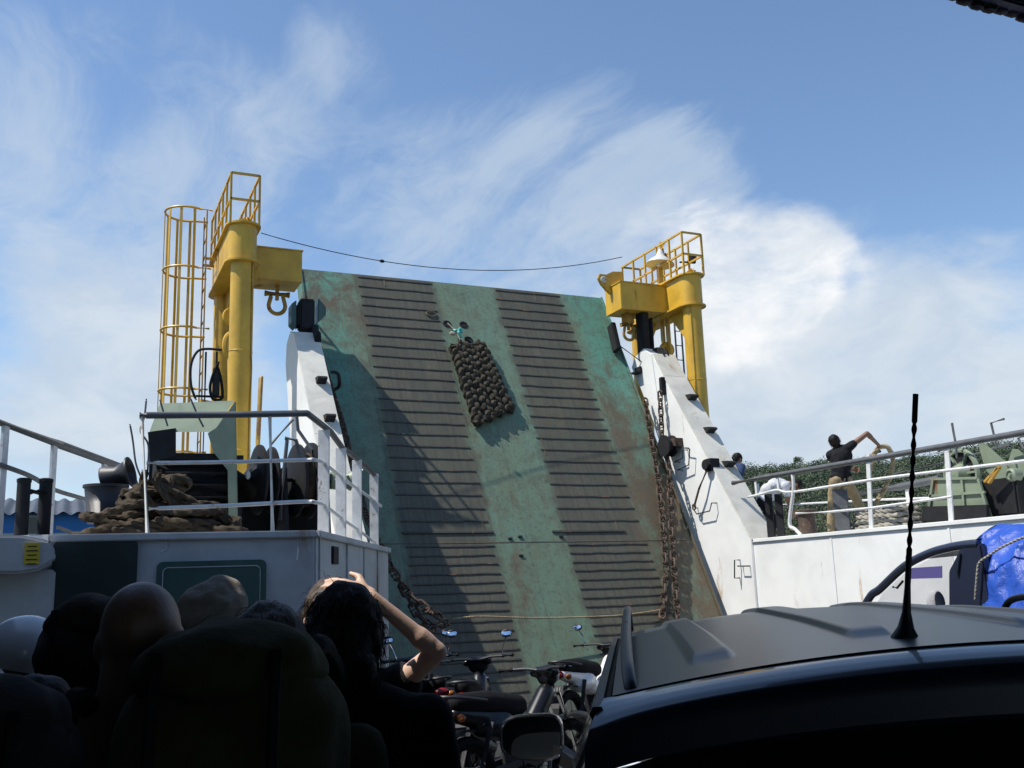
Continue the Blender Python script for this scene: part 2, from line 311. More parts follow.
# ------------------------------------------------------------------ geometry helpers
def frame(d, ref=V((0, 0, 1))):
    d = d.normalized()
    if abs(d.dot(ref)) > .98: ref = V((1, 0, 0))
    a = d.cross(ref).normalized(); b = a.cross(d)
    return a, b
ROOTM = {}
class G:
    def __init__(s): s.v = []; s.f = []
    def add(s, vs, fs):
        o = len(s.v); s.v += [V(x) for x in vs]; s.f += [[i+o for i in f] for f in fs]; return s
    def box(s, c, size, rot=None):
        hx, hy, hz = size[0]/2, size[1]/2, size[2]/2
        vs = [V((x, y, z)) for x in (-hx, hx) for y in (-hy, hy) for z in (-hz, hz)]
        if rot is not None: vs = [rot @ v for v in vs]
        vs = [v+V(c) for v in vs]
        return s.add(vs, [(0, 1, 3, 2), (4, 6, 7, 5), (0, 4, 5, 1), (2, 3, 7, 6), (0, 2, 6, 4), (1, 5, 7, 3)])
    def bar(s, p0, p1, w, h, up=V((0, 0, 1))):
        p0, p1 = V(p0), V(p1); d = p1-p0; a, b = frame(d, up)
        vs = []
        for p in (p0, p1):
            for x, y in ((-1, -1), (1, -1), (1, 1), (-1, 1)): vs.append(p+a*(x*w/2)+b*(y*h/2))
        return s.add(vs, [(0, 3, 2, 1), (4, 5, 6, 7), (0, 1, 5, 4), (1, 2, 6, 5), (2, 3, 7, 6), (3, 0, 4, 7)])
    def tube(s, pts, r, n=8, closed=False, lobes=0, twist=0., amp=.2):
        pts = [V(p) for p in pts]; m = len(pts)
        if not hasattr(r, '__len__'): r = [r]*m
        vs = []; a = None; acc = 0.
        for i, p in enumerate(pts):
            if closed: d = pts[(i+1) % m]-pts[i-1]
            else: d = pts[min(i+1, m-1)]-pts[max(i-1, 0)]
            if d.length < 1e-9: d = V((0, 0, 1))
            d.normalize()
            if a is None: a, b = frame(d)
            else:
                a = a-d*a.dot(d)
                if a.length < 1e-6: a, b = frame(d)
                a.normalize(); b = d.cross(a)
            if i: acc += (pts[i]-pts[i-1]).length
            for k in range(n):
                t = 2*pi*k/n; rr = r[i]
                if lobes == 1.5: rr *= 1-amp*(1-abs(cos(1.5*(t-twist*acc))))
                elif lobes: rr *= 1+amp*cos(lobes*(t-twist*acc))
                vs.append(p+a*(cos(t)*rr)+b*(sin(t)*rr))
        fs = []
        for i in range(m if closed else m-1):
            j = (i+1) % m
            for k in range(n):
                l = (k+1) % n; fs.append((i*n+k, i*n+l, j*n+l, j*n+k))
        if not closed: fs += [tuple(reversed(range(n))), tuple(range((m-1)*n, m*n))]
        return s.add(vs, fs)
    def cyl(s, p0, p1, r0, r1=None, n=20): return s.tube([p0, p1], [r0, r0 if r1 is None else r1], n)
    def lathe(s, prof, o, ax=V((0, 0, 1)), n=20, caps=True):
        o = V(o); ax = V(ax).normalized(); a, b = frame(ax); m = len(prof); vs = []
        for r, h in prof:
            for k in range(n): t = 2*pi*k/n; vs.append(o+ax*h+(a*cos(t)+b*sin(t))*r)
        fs = []
        for i in range(m-1):
            for k in range(n): l = (k+1) % n; fs.append((i*n+k, i*n+l, (i+1)*n+l, (i+1)*n+k))
        if caps: fs += [tuple(reversed(range(n))), tuple(range((m-1)*n, m*n))]
        return s.add(vs, fs)
    def prism(s, poly, vec):
        poly = [V(p) for p in poly]; vec = V(vec); n = len(poly)
        fs = [tuple(reversed(range(n))), tuple(range(n, 2*n))]+[(i, (i+1) % n, n+(i+1) % n, n+i) for i in range(n)]
        return s.add(poly+[p+vec for p in poly], fs)
    def ell(s, c, r, rot=None, n=16, m=10):
        vs = []; c = V(c)
        for i in range(m+1):
            ph = pi*i/m-pi/2
            for k in range(n):
                t = 2*pi*k/n; q = V((r[0]*cos(ph)*cos(t), r[1]*cos(ph)*sin(t), r[2]*sin(ph)))
                vs.append(c+(rot @ q if rot is not None else q))
        return s.add(vs, [(i*n+k, i*n+(k+1) % n, (i+1)*n+(k+1) % n, (i+1)*n+k) for i in range(m) for k in range(n)])
    def cap(s, p0, r0, p1, r1, n=12):
        p0, p1 = V(p0), V(p1); d = p1-p0; L = d.length; d = d.normalized() if L > 1e-6 else V((0, 0, 1))
        pts = []; rs = []
        for t in (-89, -60, -30): pts.append(p0+d*(r0*sin(radians(t)))); rs.append(max(r0*cos(radians(t)), 1e-4))
        for t in (0, .33, .66, 1): pts.append(p0+d*(L*t)); rs.append(r0+(r1-r0)*t)
        for t in (30, 60, 89): pts.append(p1+d*(r1*sin(radians(t)))); rs.append(max(r1*cos(radians(t)), 1e-4))
        return s.tube(pts, rs, n)
    def grid(s, nu, nv, fn):
        vs = [fn(u/(nu-1), v/(nv-1)) for v in range(nv) for u in range(nu)]
        return s.add(vs, [(v*nu+u, v*nu+u+1, (v+1)*nu+u+1, (v+1)*nu+u) for v in range(nv-1) for u in range(nu-1)])
    def mesh(s, name, ang=40, bevel=0., seg=2, fix=True):
        me = bpy.data.meshes.new(name); me.from_pydata(s.v, [], s.f)
        bm = bmesh.new(); bm.from_mesh(me)
        bmesh.ops.remove_doubles(bm, verts=bm.verts, dist=1e-6)
        if fix: bmesh.ops.recalc_face_normals(bm, faces=bm.faces)
        if bevel > 0:
            es = [e for e in bm.edges if len(e.link_faces) == 2 and e.calc_face_angle(0) > radians(30)]
            bmesh.ops.bevel(bm, geom=es, offset=bevel, segments=seg, affect='EDGES', clamp_overlap=True)
        bm.to_mesh(me); bm.free()
        me.polygons.foreach_set('use_smooth', [True]*len(me.polygons))
        me.set_sharp_from_angle(angle=radians(ang)); me.update()
        return me
    def build(s, name, mat, parent=None, world=False, **kw):
        if world and parent is not None:
            im = ROOTM[parent.name].inverted(); s.v = [im @ v for v in s.v]
        me = s.mesh(name, **kw)
        me.materials.append(MATS[mat] if isinstance(mat, str) else mat)
        return link(name, me, parent)
def link(name, me, parent=None, mtx=None):
    o = bpy.data.objects.new(name, me); COL.objects.link(o)
    if parent is not None:
        o.parent = parent; ROOTM[o.name] = ROOTM.get(parent.name, M())
    else: ROOTM[o.name] = M()
    if mtx is not None: o.matrix_local = mtx
    return o
def tag(o, label, cat, group=None):
    o['label'] = label; o['category'] = cat
    if group: o['group'] = group
    return o
def struct(o, kind='structure', label=None):
    o['kind'] = kind
    if label: o['label'] = label
    return o
def thing(name, label, cat, loc=(0, 0, 0), rotz=0., group=None, rotx=0., scale=1.):
    o = bpy.data.objects.new(name, None); COL.objects.link(o); o.empty_display_size = .2
    o.location = loc; o.rotation_euler = (rotx, 0, rotz); o.scale = (scale,)*3
    ROOTM[o.name] = M.Translation(V(loc)) @ Euler((rotx, 0, rotz)).to_matrix().to_4x4() @ M.Scale(scale, 4)
    return tag(o, label, cat, group)
def remesh(g, voxel, it=3, fac=.5):
    me = bpy.data.meshes.new('tmp'); me.from_pydata(g.v, [], g.f)
    bm = bmesh.new(); bm.from_mesh(me); bmesh.ops.remove_doubles(bm, verts=bm.verts, dist=1e-6); bmesh.ops.recalc_face_normals(bm, faces=bm.faces); bm.to_mesh(me); bm.free()
    o = bpy.data.objects.new('tmp', me); COL.objects.link(o)
    r = o.modifiers.new('r', 'REMESH'); r.mode = 'VOXEL'; r.voxel_size = voxel; r.use_smooth_shade = True
    if it: s_ = o.modifiers.new('s', 'SMOOTH'); s_.iterations = it; s_.factor = fac
    dg = bpy.context.evaluated_depsgraph_get(); out = bpy.data.meshes.new_from_object(o.evaluated_get(dg))
    bpy.data.objects.remove(o); bpy.data.meshes.remove(me)
    return out
def blobpart(g, name, mat, parent, voxel=.01, it=3, crumple=0., cs=8.):
    me = remesh(g, voxel, it)
    if crumple:
        me.update()
        for v, n in [(v, v.normal.copy()) for v in me.vertices]:
            k = mn.noise(v.co*cs)*.6+mn.noise(v.co*cs*2.3)*.4
            v.co += n*(k*crumple)
    me.materials.clear(); me.materials.append(MATS[mat]); me.name = name
    return link(name, me, parent)
def rope_tube(g, pts, r, step=None, twist=None, n=12):
    pts = [V(p) for p in pts]; step = r*.42; out = [pts[0]]; acc = 0.
    for i in range(len(pts)-1):
        a, b = pts[i], pts[i+1]; L = (b-a).length; t = step-acc
        while t <= L: out.append(a.lerp(b, t/L)); t += step
        acc = L-(t-step)
    if len(out) < 2: out.append(pts[-1])
    g.tube(out, r, n, lobes=1.5, twist=2*pi/(r*9.5), amp=.5)
    return g
def catmull(P, k=8, closed=False):
    P = [V(p) for p in P]; out = []; n = len(P)
    for i in range(n if closed else n-1):
        if closed: a, b, c, d = P[i-1], P[i], P[(i+1) % n], P[(i+2) % n]
        else: a, b, c, d = P[max(i-1, 0)], P[i], P[i+1], P[min(i+2, n-1)]
        for j in range(k):
            t = j/k
            out.append(.5*((2*b)+(c-a)*t+(2*a-5*b+4*c-d)*t*t+(3*b-a-3*c+d)*t**3))
    if not closed: out.append(P[-1])
    return out

# ================================================================== SETTING
HY, LEAN = 13.8, math.atan(.535)
g = G(); g.grid(2, 2, lambda u, v: V((-2500+5000*u, -1500+5500*v, -1.9))); struct(g.build('sea', 'sea_water', fix=False))
# vehicle deck of the ferry
g = G(); g.box((6.7, .9, -.95), (16.6, 26.0, 1.9)); struct(g.build('deck', 'deck_steel'))
# welded deck seams and lashing rails as raised strips
dk = bpy.data.objects['deck']
g = G()
for x in (-.2, 2.6, 5.4, 8.2, 11.0): g.box((x, 2, .004), (.05, 23, .008))
for y in range(-9, 13, 3): g.box((6.5, y, .003), (15, .04, .006))
g.build('weld_seam', 'deck_steel', dk)

# port foredeck block (raised deck left of the ramp)
PZ = 2.17
PB = [(-.62, 9.10), (-.10, 8.90), (1.97, 8.60), (3.72, 12.25), (3.72, 18.2), (1.4, 18.6), (.55, 13.2)]
pf = thing('bulwark_block', 'raised grey-white steel foredeck with green hatch panels left of the ramp', 'foredeck', (1.5, 11, 0))
g = G(); g.prism([(x, y, -1.9) for x, y in PB], (0, 0, 1.9+PZ)); g.build('wall', 'grey_white', pf, world=True, bevel=.02)
def on_front(px, py, off=0.):
    a, b = V((-.10, 8.90, 0)), V((1.97, 8.60, 0)); n = (b-a).cross(V((0, 0, 1))).normalized()
    d = ray(px, py); t = (a-CC).dot(n)/d.dot(n); return CC+d*t+n*off
fd = (V((1.97, 8.60, 0))-V((-.10, 8.90, 0))).normalized(); fn = fd.cross(V((0, 0, 1))).normalized()
def panel(px0, py0, px1, py1, mat, nm, th=.03, inset=.05, ringed=True):
    p0 = on_front(px0, py0); p1 = on_front(px1, py1)
    u0 = (p0-V((-.1, 8.90, 0))).dot(fd); u1 = (p1-V((-.1, 8.90, 0))).dot(fd)
    z1, z0 = p0.z, p1.z
    P = lambda u, z, o: V((-.1, 8.90, 0))+fd*u+V((0, 0, z))+fn*o
    def rr(a0, a1, b0, b1, rad, o):
        pts = []
        for cx, cz, s in ((a1-rad, b1-rad, 0), (a0+rad, b1-rad, 90), (a0+rad, b0+rad, 180), (a1-rad, b0+rad, 270)):
            for k in range(5): t = radians(s+k*22.5); pts.append(P(cx+rad*cos(t), cz+rad*sin(t), o))
        return pts
    g = G(); g.prism(rr(u0, u1, z0, z1, .05, -.01), fn*(th+.01)); o = g.build(nm, mat, pf, world=True, bevel=.006)
    if not ringed:
        g = G(); g.bar(P(u1-.06, z0+.1, th+.004), P(u1-.06, z0+.22, th+.004), .010, .008); g.bar(P(u0+.2, z0+.1, th+.004), P(u1-.06, z0+.1, th+.004), .008, .010); g.build('trim', 'grey_white', o, world=True); return o
    g = G(); ring = rr(u0+inset, u1-inset, z0+inset, z1-inset, .04, th+.004); g.tube(ring, .0045, 5, closed=True); g.build('trim', 'grey_white', o, world=True)
    # bottom half hidden by the crowd
    return o
panel(157, 562, 265, 650, 'green_panel', 'hatch_panel')
panel(54, 541, 135, 620, 'dark_green', 'hatch_panel', inset=.06, ringed=False)
g = G(); q0, q1, q2 = on_front(297, 533, .004), on_front(298, 548, .004), on_front(297, 560, .004); g.tube([q0, q1, q2], .006, 5); g.tube([on_front(169, 540, .004), on_front(167, 549, .004), on_front(161, 552, .004)], .005, 5); g.build('paint_crack', 'rail_white', pf, world=True)
# vent slot and weld lines on the slanted side of the block
a, b = V((1.97, 8.60, 0)), V((3.72, 12.25, 0)); sd = (b-a).normalized(); sn = sd.cross(V((0, 0, 1))).normalized()
g = G(); g.box(a+sd*.75+V((0, 0, 2.0))+sn*.01, (.03, .22, .16), M((sn, sd, V((0, 0, 1)))).transposed()); g.build('vent_slot', 'black_steel', pf, world=True)
for u in (.12, 1.35, 2.3, 3.2):
    g = G(); g.box(a+sd*u+V((0, 0, 1.08))+sn*.008, (.016, .03, 2.1), M((sn, sd, V((0, 0, 1)))).transposed()); g.build('weld_bead', 'grey_white', pf, world=True)
g = G(); g.bar(V((-.62, 9.10, PZ-.01))+fn*.015, V((-.10, 8.90, PZ-.01))+fn*.015, .05, .06)
g.bar(V((-.10, 8.90, PZ-.01))+fn*.015, V((1.97, 8.60, PZ-.01))+fn*.015, .05, .06); g.bar(a+V((0, 0, PZ-.01))+sn*.015, b+V((0, 0, PZ-.01))+sn*.015, .05, .06)
g.build('deck_edge', 'grey_white', pf, world=True, bevel=.008)
# rounded ledge far left with the yellow notice
lg = thing('deck_ledge', 'pale rounded steel ledge with a small yellow notice at the left edge', 'ledge', (-.5, 8.6, 0))
pts = [(-1.6, 8.28, 2.17), (-.28, 8.28, 2.15), (-.10, 8.28, 2.11), (-.055, 8.28, 2.03), (-.065, 8.28, 1.96), (-.16, 8.28, 1.89), (-.30, 8.28, 1.87), (-1.6, 8.28, 1.93)]
g = G(); g.prism(pts, (0, .95, 0)); g.build('slab', 'grey_white', lg, world=True, bevel=.02)
g = G(); g.box((-1.05, 8.75, .95), (2.0, .5, 1.9)); g.build('support', 'grey_white', lg, world=True, bevel=.015)
p0 = aty(25, 543, 8.27); p1 = aty(39, 564, 8.27)
g = G(); g.box(((p0.x+p1.x)/2, 8.272, (p0.z+p1.z)/2), (abs(p1.x-p0.x), .008, abs(p0.z-p1.z))); nt_ = g.build('notice', 'yellow_label', lg, world=True)
g = G()
for k in range(5): g.box(((p0.x+p1.x)/2, 8.266, p0.z-.025-.032*k), (abs(p1.x-p0.x)*(.75 if k % 2 else .6), .004, .009))
g.build('notice_print', 'label_ink', nt_, world=True)

# starboard foredeck block and bulwark wall
SZ = 2.30; SX = 10.4
sf = thing('bulwark_wall', 'bright white steel bulwark wall right of the ramp behind the car', 'wall', (12.4, 10, 0))
g = G(); g.prism([(SX, 3.0, -1.9), (14.6, 3.0, -1.9), (14.3, 12.0, -1.9), (12.6, 18.4, -1.9), (SX, 18.2, -1.9)], (0, 0, 1.9+SZ)); g.build('wall', 'white_paint', sf, world=True, bevel=.02)
g = G(); g.box((SX-.012, 8.5, SZ-.02), (.04, 10.6, .06)); g.build('deck_edge', 'white_paint', sf, world=True, bevel=.008)
for y in (5.2, 7.4, 9.6, 11.8):
    g = G(); g.box((SX-.004, y, 1.12), (.012, .035, 2.2)); g.build('weld_bead', 'white_paint', sf, world=True)
# hull sides below the deck are part of the deck slab; bow sill under the ramp
g = G(); g.box((7.06, 14.05, -.95), (6.66, .5, 1.86)); struct(g.build('bow_sill', 'hull'))

# superstructure: roof over the aft part of the deck, port and starboard casings, aft bulkhead
RZ, RY = 4.0, 2.68
rf_ = thing('superstructure_roof', 'dark underside of the upper deck overhead at the top right corner', 'roof', (6.5, -4, RZ))
g = G(); g.box((6.5, (RY-12)/2, RZ+.12), (17.4, RY+12, .18)); g.build('roof_plate', 'soffit', rf_, world=True)
g = G(); g.box((6.5, RY-.04, RZ+.06), (17.4, .08, .12)); g.build('edge_beam', 'soffit', rf_, world=True, bevel=.01)
for y in (1.6, .2, -1.4, -3.0, -5.0, -7.5): g = G(); g.box((6.5, y, RZ-.02), (17.2, .08, .20)); g.build('roof_beam', 'soffit', rf_, world=True)
g = G()
for k in range(60):
    x = 2.5+k*.07; g.ell((x, RY-.01, RZ+.005+random.uniform(-.008, .006)), (.05, .03, random.uniform(.012, .028)), n=6, m=4)
g.build('edge_rust_scale', 'chain_rust', rf_, world=True)
pc = thing('port_casing_shade_wall', 'dark steel side casing of the ferry with an unseen added wall shading the crowd', 'casing', (-1.25, -3, 0))
g = G(); g.box((-1.25, -4.66, 2.0), (.6, 14.68, 4.0)); g.build('wall', 'casing', pc, world=True, bevel=.01)
g = G(); g.box((-1.25, 5.0, 1.96), (.6, 4.62, 3.92)); g.build('bulwark', 'casing', pc, world=True, bevel=.01)  # forward wall added out of view; its height shades the crowd, not the arm
sc = thing('starboard_casing', 'dark steel side casing of the ferry on the far right', 'casing', (14.9, -3, 0))
g = G(); g.box((14.9, -4.66, 2.0), (.6, 14.68, 4.0)); g.build('wall', 'casing', sc, world=True, bevel=.01)
# ================================================================== RAMP
RC = 6.97
rp = thing('bow_ramp', 'tall green and rusty steel loading ramp raised at the bow with ribbed tracks', 'ramp', (RC, HY, 0), rotx=-LEAN)
KS = 1/cos(LEAN); TOP = 7.63*KS; HW = 3.18
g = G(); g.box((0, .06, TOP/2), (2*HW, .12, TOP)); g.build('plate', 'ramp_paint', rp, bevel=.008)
for sx in (-1, 1): g = G(); g.box((sx*(HW+.02), .14, TOP/2), (.036, .34, TOP)); g.build('side_girder', 'ramp_paint', rp, bevel=.005)
g = G(); g.box((0, .30, TOP-.02), (2*HW-.02, .36, .03)); g.build('end_plate', 'ramp_paint', rp)
for x in (-2.2, -1.1, 0, 1.1, 2.2): g = G(); g.box((x, .26, TOP/2), (.03, .28, TOP-.2)); g.build('stiffener', 'ramp_paint', rp)
pm('rung_steel', (.05, .052, .045), .7, var=.35, scale=4, bump=.3, bscale=25, rust=.5, rscale=5)
rung_me = []
for k in range(9):
    g = G()
    pts = [V((-.75+1.5*i/14, random.uniform(-.001, .001), .012*mn.noise(V((i*.33+k*7.7, k*3.1, 0)))+random.uniform(-.002, .002)*(k % 3))) for i in range(15)]
    for i in range(14):
        p, q = pts[i], pts[i+1]
        g.add([p+V((0, 0, -.016)), p+V((0, -.013, -.014)), p+V((0, -.013, .008)), p+V((0, 0, .012)), q+V((0, 0, -.016)), q+V((0, -.013, -.014)), q+V((0, -.013, .008)), q+V((0, 0, .012))],
              [(0, 1, 5, 4), (1, 2, 6, 5), (2, 3, 7, 6)] + ([(0, 3, 2, 1)] if i == 0 else []) + ([(4, 5, 6, 7)] if i == 13 else []))
    me = g.mesh('rung', ang=30); me.materials.append(MATS['rung_steel']); rung_me.append(me)
zs = [7.56-.2190*i for i in range(23)]+[2.32-.1433*i for i in range(16)]
i = 0
for z in zs:
    if z < .05: continue
    for xc, hw in ((-1.375, .745), (1.465, .765)):
        o = link('rung', rung_me[random.randrange(9)], rp); o.location = (xc+random.uniform(-.012, .012), 0, z*KS+random.uniform(-.008, .008)); o.scale = (hw/.75*(1 if random.random() > .06 else .95), 1, 1); i += 1
for xc, hw in ((-1.36, .78), (1.18, .98)):
    g = G(); g.box((xc, -.012, 2.545*KS), (2*hw if xc < 0 else 2*hw-.55, .024, .045)); g.build('joint_bar', 'rung_steel', rp, bevel=.008)
pm('seam_rust', (.13, .11, .075), .8, var=.4, scale=9, bump=.3, rust=.5, rscale=8)
g = G(); g.box((0, -.003, 2.38*KS), (6.2, .006, .014)); g.build('weld_seam', 'seam_rust', rp)
for x in (-.02, .62, -.6, -2.18, 2.28): g = G(); g.box((x, -.002, 4.3), (.012, .004, 8.4)); g.build('weld_seam', 'ramp_paint', rp)
for x, z0, z1 in ((.78, 4.3, 3.95), (2.18, 4.3, 4.0), (-.75, 2.75, 2.5), (-1.6, 7.6, 7.4), (1.6, 7.6, 7.4), (1.75, 2.76, 2.5)):
    g = G(); g.bar((x, -.004, z0*KS), (x+.01, -.004, z1*KS), .018, .010, V((0, 1, 0))); g.build('weld_scar', 'seam_rust', rp)
def on_ramp(px, py, off=0.):
    n = V((0, -cos(LEAN), sin(LEAN))); d = ray(px, py); t = (V((0, HY, 0))-CC).dot(n)/d.dot(n)
    return ROOTM[rp.name].inverted() @ (CC+d*t)-V((0, off, 0))
for px, py in ((447, 324), (463.5, 325), (468.5, 340)):
    c = on_ramp(px, py); g = G(); g.lathe([(.085, -.004), (.085, .012), (.062, .014), (.060, .002)], c, V((0, -1, 0)), 18); g.build('drain_hole', 'black_steel', rp)
c = on_ramp(431, 314.5); g = G(); g.tube([c+V((.10*cos(t*pi/9), -.02, .06*sin(t*pi/9))) for t in range(18)], .014, 6, closed=True); g.build('lashing_ring', 'seam_rust', rp)
for px, py in ((520, 537), (510, 539), (521, 556), (561, 537)): c = on_ramp(px, py); g = G(); g.box(c+V((0, -.01, 0)), (.07, .03, .03)); g.build('lug', 'black_steel', rp)
for x in (-2.8, -1.4, 0, 1.4, 2.8): g = G(); g.cyl((x-.25, .08, -.02), (x+.25, .08, -.02), .10); g.build('hinge', 'black_steel', rp)

# woven rope fender mat hanging on the ramp
mt_ = thing('rope_fender_mat', 'woven brown rope fender mat hanging on the green ramp', 'rope mat', (RC, HY, 0), rotx=-LEAN)
cs_ = [on_ramp(*p) for p in ((449, 349), (482, 346), (513, 411), (473, 430))]
def quad(u, v): return cs_[0].lerp(cs_[1], u).lerp(cs_[3].lerp(cs_[2], u), v)
NC = 4; uw = (cs_[1]-cs_[0]).length/NC; vl = (cs_[3]-cs_[0]).length
for i in range(NC):
    for ph in range(3):
        g = G(); pts = []
        for k in range(141):
            vv = k/140; w = 2*pi*(vv*3.5+ph/3)+i*1.9+.5*mn.noise(V((i*4.1, vv*5, 0)))
            p = quad((i+.5)/NC, (vv-.5)*(1+.05*sin(i*2.3))+.5+.02*sin(i*4.1))
            p = p+V((uw*.36*sin(w)+.03*mn.noise(V((i*2.7, vv*9, ph))), -.080-.050*sin(2*w), .03*mn.noise(V((i, vv*8, ph+5)))))
            pts.append(p)
        rr = [uw*.285*(1+.16*mn.noise(V((i*9.3+ph, k*.35, 5))))*(.75 if k < 4 or k > 136 else 1) for k in range(141)]
        g.tube(pts, rr, 12, lobes=3, twist=20., amp=.16); g.build('braided_rope', 'mat_rope', mt_)
for vv in (.03, .97):
    g = G(); rope_tube(g, [quad(u/20, vv)+V((0, -.10-.03*sin(u*1.6), 0)) for u in range(21)], .05); g.build('edge_rope', 'mat_rope', mt_)
st = thing('mat_lashing', 'turquoise and white cord lashing tying the rope mat to the ramp', 'lashing', (RC, HY, 0), rotx=-LEAN)
A = on_ramp(447, 324, .03); B = on_ramp(455, 335, .07); Cc = on_ramp(461, 348, .12)
g = G(); rope_tube(g, catmull([A, B, Cc+V((0, 0, -.1))], 6), .014, .02); g.build('cord', 'rope_white', st)
g = G(); rope_tube(g, catmull([B+V((-.06, 0, .05)), B+V((.03, -.05, .02)), B+V((.10, -.02, .09)), B+V((.12, 0, .02)), B+V((.02, -.06, -.03)), B+V((.08, -.02, -.14))], 6), .026, .02); g.build('knot', 'cyan_strap', st)
g = G(); g.ell(B+V((-.09, -.03, -.06)), (.07, .03, .05), n=10, m=6); g.build('tag', 'rope_white', st)

# ================================================================== CHAINS
def link_mesh(L, w, r, stud=True):
    g = G(); pts = []
    for k in range(16):
        t = 2*pi*k/16; x = cos(t)*w; z = sin(t)*w+(L/2-w)*(1 if sin(t) > 0 else -1 if sin(t) < 0 else 0)
        pts.append(V((x, 0, z)))
    pts = [p for p in pts]
    g.tube(pts, r, 7, closed=True)
    if stud: g.cyl((-w, 0, 0), (w, 0, 0), r*.75, n=6)
    me = g.mesh('link'); me.materials.append(MATS['chain_rust']); return me
LM = link_mesh(.20, .047, .0185)
def chain(label, pts, pitch=.155, me=LM, group=None, sc=1.):
    pts = [V(p) for p in pts]; t = thing('anchor_chain', label, 'chain', tuple(pts[-1]), group=group)
    tot = sum((pts[i+1]-pts[i]).length for i in range(len(pts)-1)); n = int(tot/pitch)
    def at(s):
        for i in range(len(pts)-1):
            l = (pts[i+1]-pts[i]).length
            if s <= l or i == len(pts)-2: return pts[i].lerp(pts[i+1], s/l if l else 0), (pts[i+1]-pts[i]).normalized()
            s -= l
    for k in range(n):
        p, d = at((k+.5)*pitch); a, b = frame(d)
        a2 = (a*cos(k*pi/2+.35)+b*sin(k*pi/2+.35)); y = d.cross(a2)
        m = M((a2, y, d)).transposed().to_4x4(); m.translation = p-pts[-1]; m = m @ M.Scale(sc, 4)
        link('link', me, t, m)
    return t
# right pair
def orw(px, py, off): return ROOTM[rp.name] @ on_ramp(px, py, off)
chain('rusty stud-link chain hanging over the white right-hand beam', [atx(660, 392, 10.25), atx(662, 440, 10.2), orw(664, 475, .22), orw(668, 530, .14), orw(672, 580, .10), orw(676, 625, .08)])
chain('rusty chain hanging down the ramp edge, left of the beam chain', [orw(643, 402, .10), orw(648, 440, .12), orw(655, 480, .12), orw(660, 525, .10), orw(664, 575, .08), orw(660, 620, .08)])
# left chains
chain('dark chain hanging behind the left white beam along the ramp', [atx(316, 338, 3.95), atx(330, 385, 3.98), atx(343, 425, 4.0), atx(354, 470, 4.02), atx(366, 515, 4.05), atx(380, 545, 4.08)])
chain('dark chain sagging down the lower left edge of the ramp', [atx(382, 545, 4.1), atx(392, 570, 4.15), atx(407, 592, 4.3), atx(425, 608, 4.5), atx(442, 618, 4.8)])
chain('short dark chain heap low at the left of the ramp', [atx(396, 575, 4.2), atx(415, 612, 4.4), atx(432, 628, 4.6), atx(448, 622, 4.9)])

# ================================================================== WHITE GUIDE BEAMS
def beam(label, X0, X1, prof, inner_first):
    t = thing('guide_beam', label, 'beam', ((X0+X1)/2, 14.5, 0))
    return t
# right beam: inboard plate in the plane of the bulwark, sloped aft flange
rb = thing('guide_beam', 'white slanted steel guide beam on the right side of the ramp', 'beam', (10.6, 14.6, 0))
RP = [(13.66, 2.28), (15.96, 5.50), (16.30, 6.02), (16.62, 6.24), (16.98, 6.14), (17.12, 5.95), (16.62, 5.08), (15.15, 1.95), (14.2, .0), (13.66, .0)]
g = G(); g.prism([(10.36, y, z) for y, z in RP], (.06, 0, 0)); g.build('inner_plate', 'white_paint', rb, world=True, bevel=.008)
g = G(); g.prism([(10.80, y, z) for y, z in RP], (.05, 0, 0)); g.build('outer_plate', 'white_paint', rb, world=True, bevel=.008)
def flange(t, X0, X1, ys, th=.03, mat='flange_paint'):
    for i in range(len(ys)-1):
        (y0, z0), (y1, z1) = ys[i], ys[i+1]
        g = G(); g.prism([(X0, y0, z0), (X1, y0, z0), (X1, y1, z1), (X0, y1, z1)], V((0, -(z1-z0), (y1-y0))).normalized()*-th)
        g.build('flange', mat, t, world=True, bevel=.004)
flange(rb, 10.35, 10.86, [(13.62, 2.30), (15.93, 5.54), (16.27, 6.06)])
g = G(); g.prism([(10.42, y, z) for y, z in RP[2:6]]+[(10.42, 16.6, 5.6)], (.38, 0, 0)); g.build('cap', 'white_paint', rb, world=True)
def step(t, X, a, b, px, py, w=.17, d=.20):
    (y0, z0), (y1, z1) = a, b; u = V((0, y1-y0, z1-z0)).normalized(); n = V((0, -u.z, u.y)); o = V((X, y0, z0))
    r = ray(px, py); q = CC+r*((o-CC).dot(n)/r.dot(n)); q.x = X
    g = G(); g.prism([q+V((-w/2, 0, 0))-n*.01, q+V((-w/2, 0, 0))+n*d*.75-V((0, .02, .02)), q+V((-w/2, 0, 0))+n*d*.7+u*.03, q+V((-w/2, 0, 0))+u*.16-n*.01], (w, 0, 0)); g.build('step_bracket', 'black_steel', t, world=True, bevel=.004)
for (px, py) in ((684, 400), (701, 433), (712, 467)): step(rb, 10.68, (13.62, 2.30), (15.93, 5.54), px, py)
for (px, py) in ((637, 373),):
    p = atx(px, py, 10.30); g = G(); g.box((10.28, p.y, p.z), (.16, .22, .03)); g.box((10.33, p.y, p.z+.06), (.03, .22, .12)); g.build('step_bracket', 'black_steel', rb, world=True)
# lower black foot bracket and roller hooks on the right beam
p = atx(735, 500, 10.70)
g = G(); g.prism([(10.55, p.y+.10, p.z-.20), (10.55, p.y-.16, p.z-.14), (10.55, p.y-.14, p.z+.16), (10.55, p.y+.12, p.z+.34)], (.30, 0, 0)); g.build('foot_bracket', 'black_steel', rb, world=True, bevel=.02)
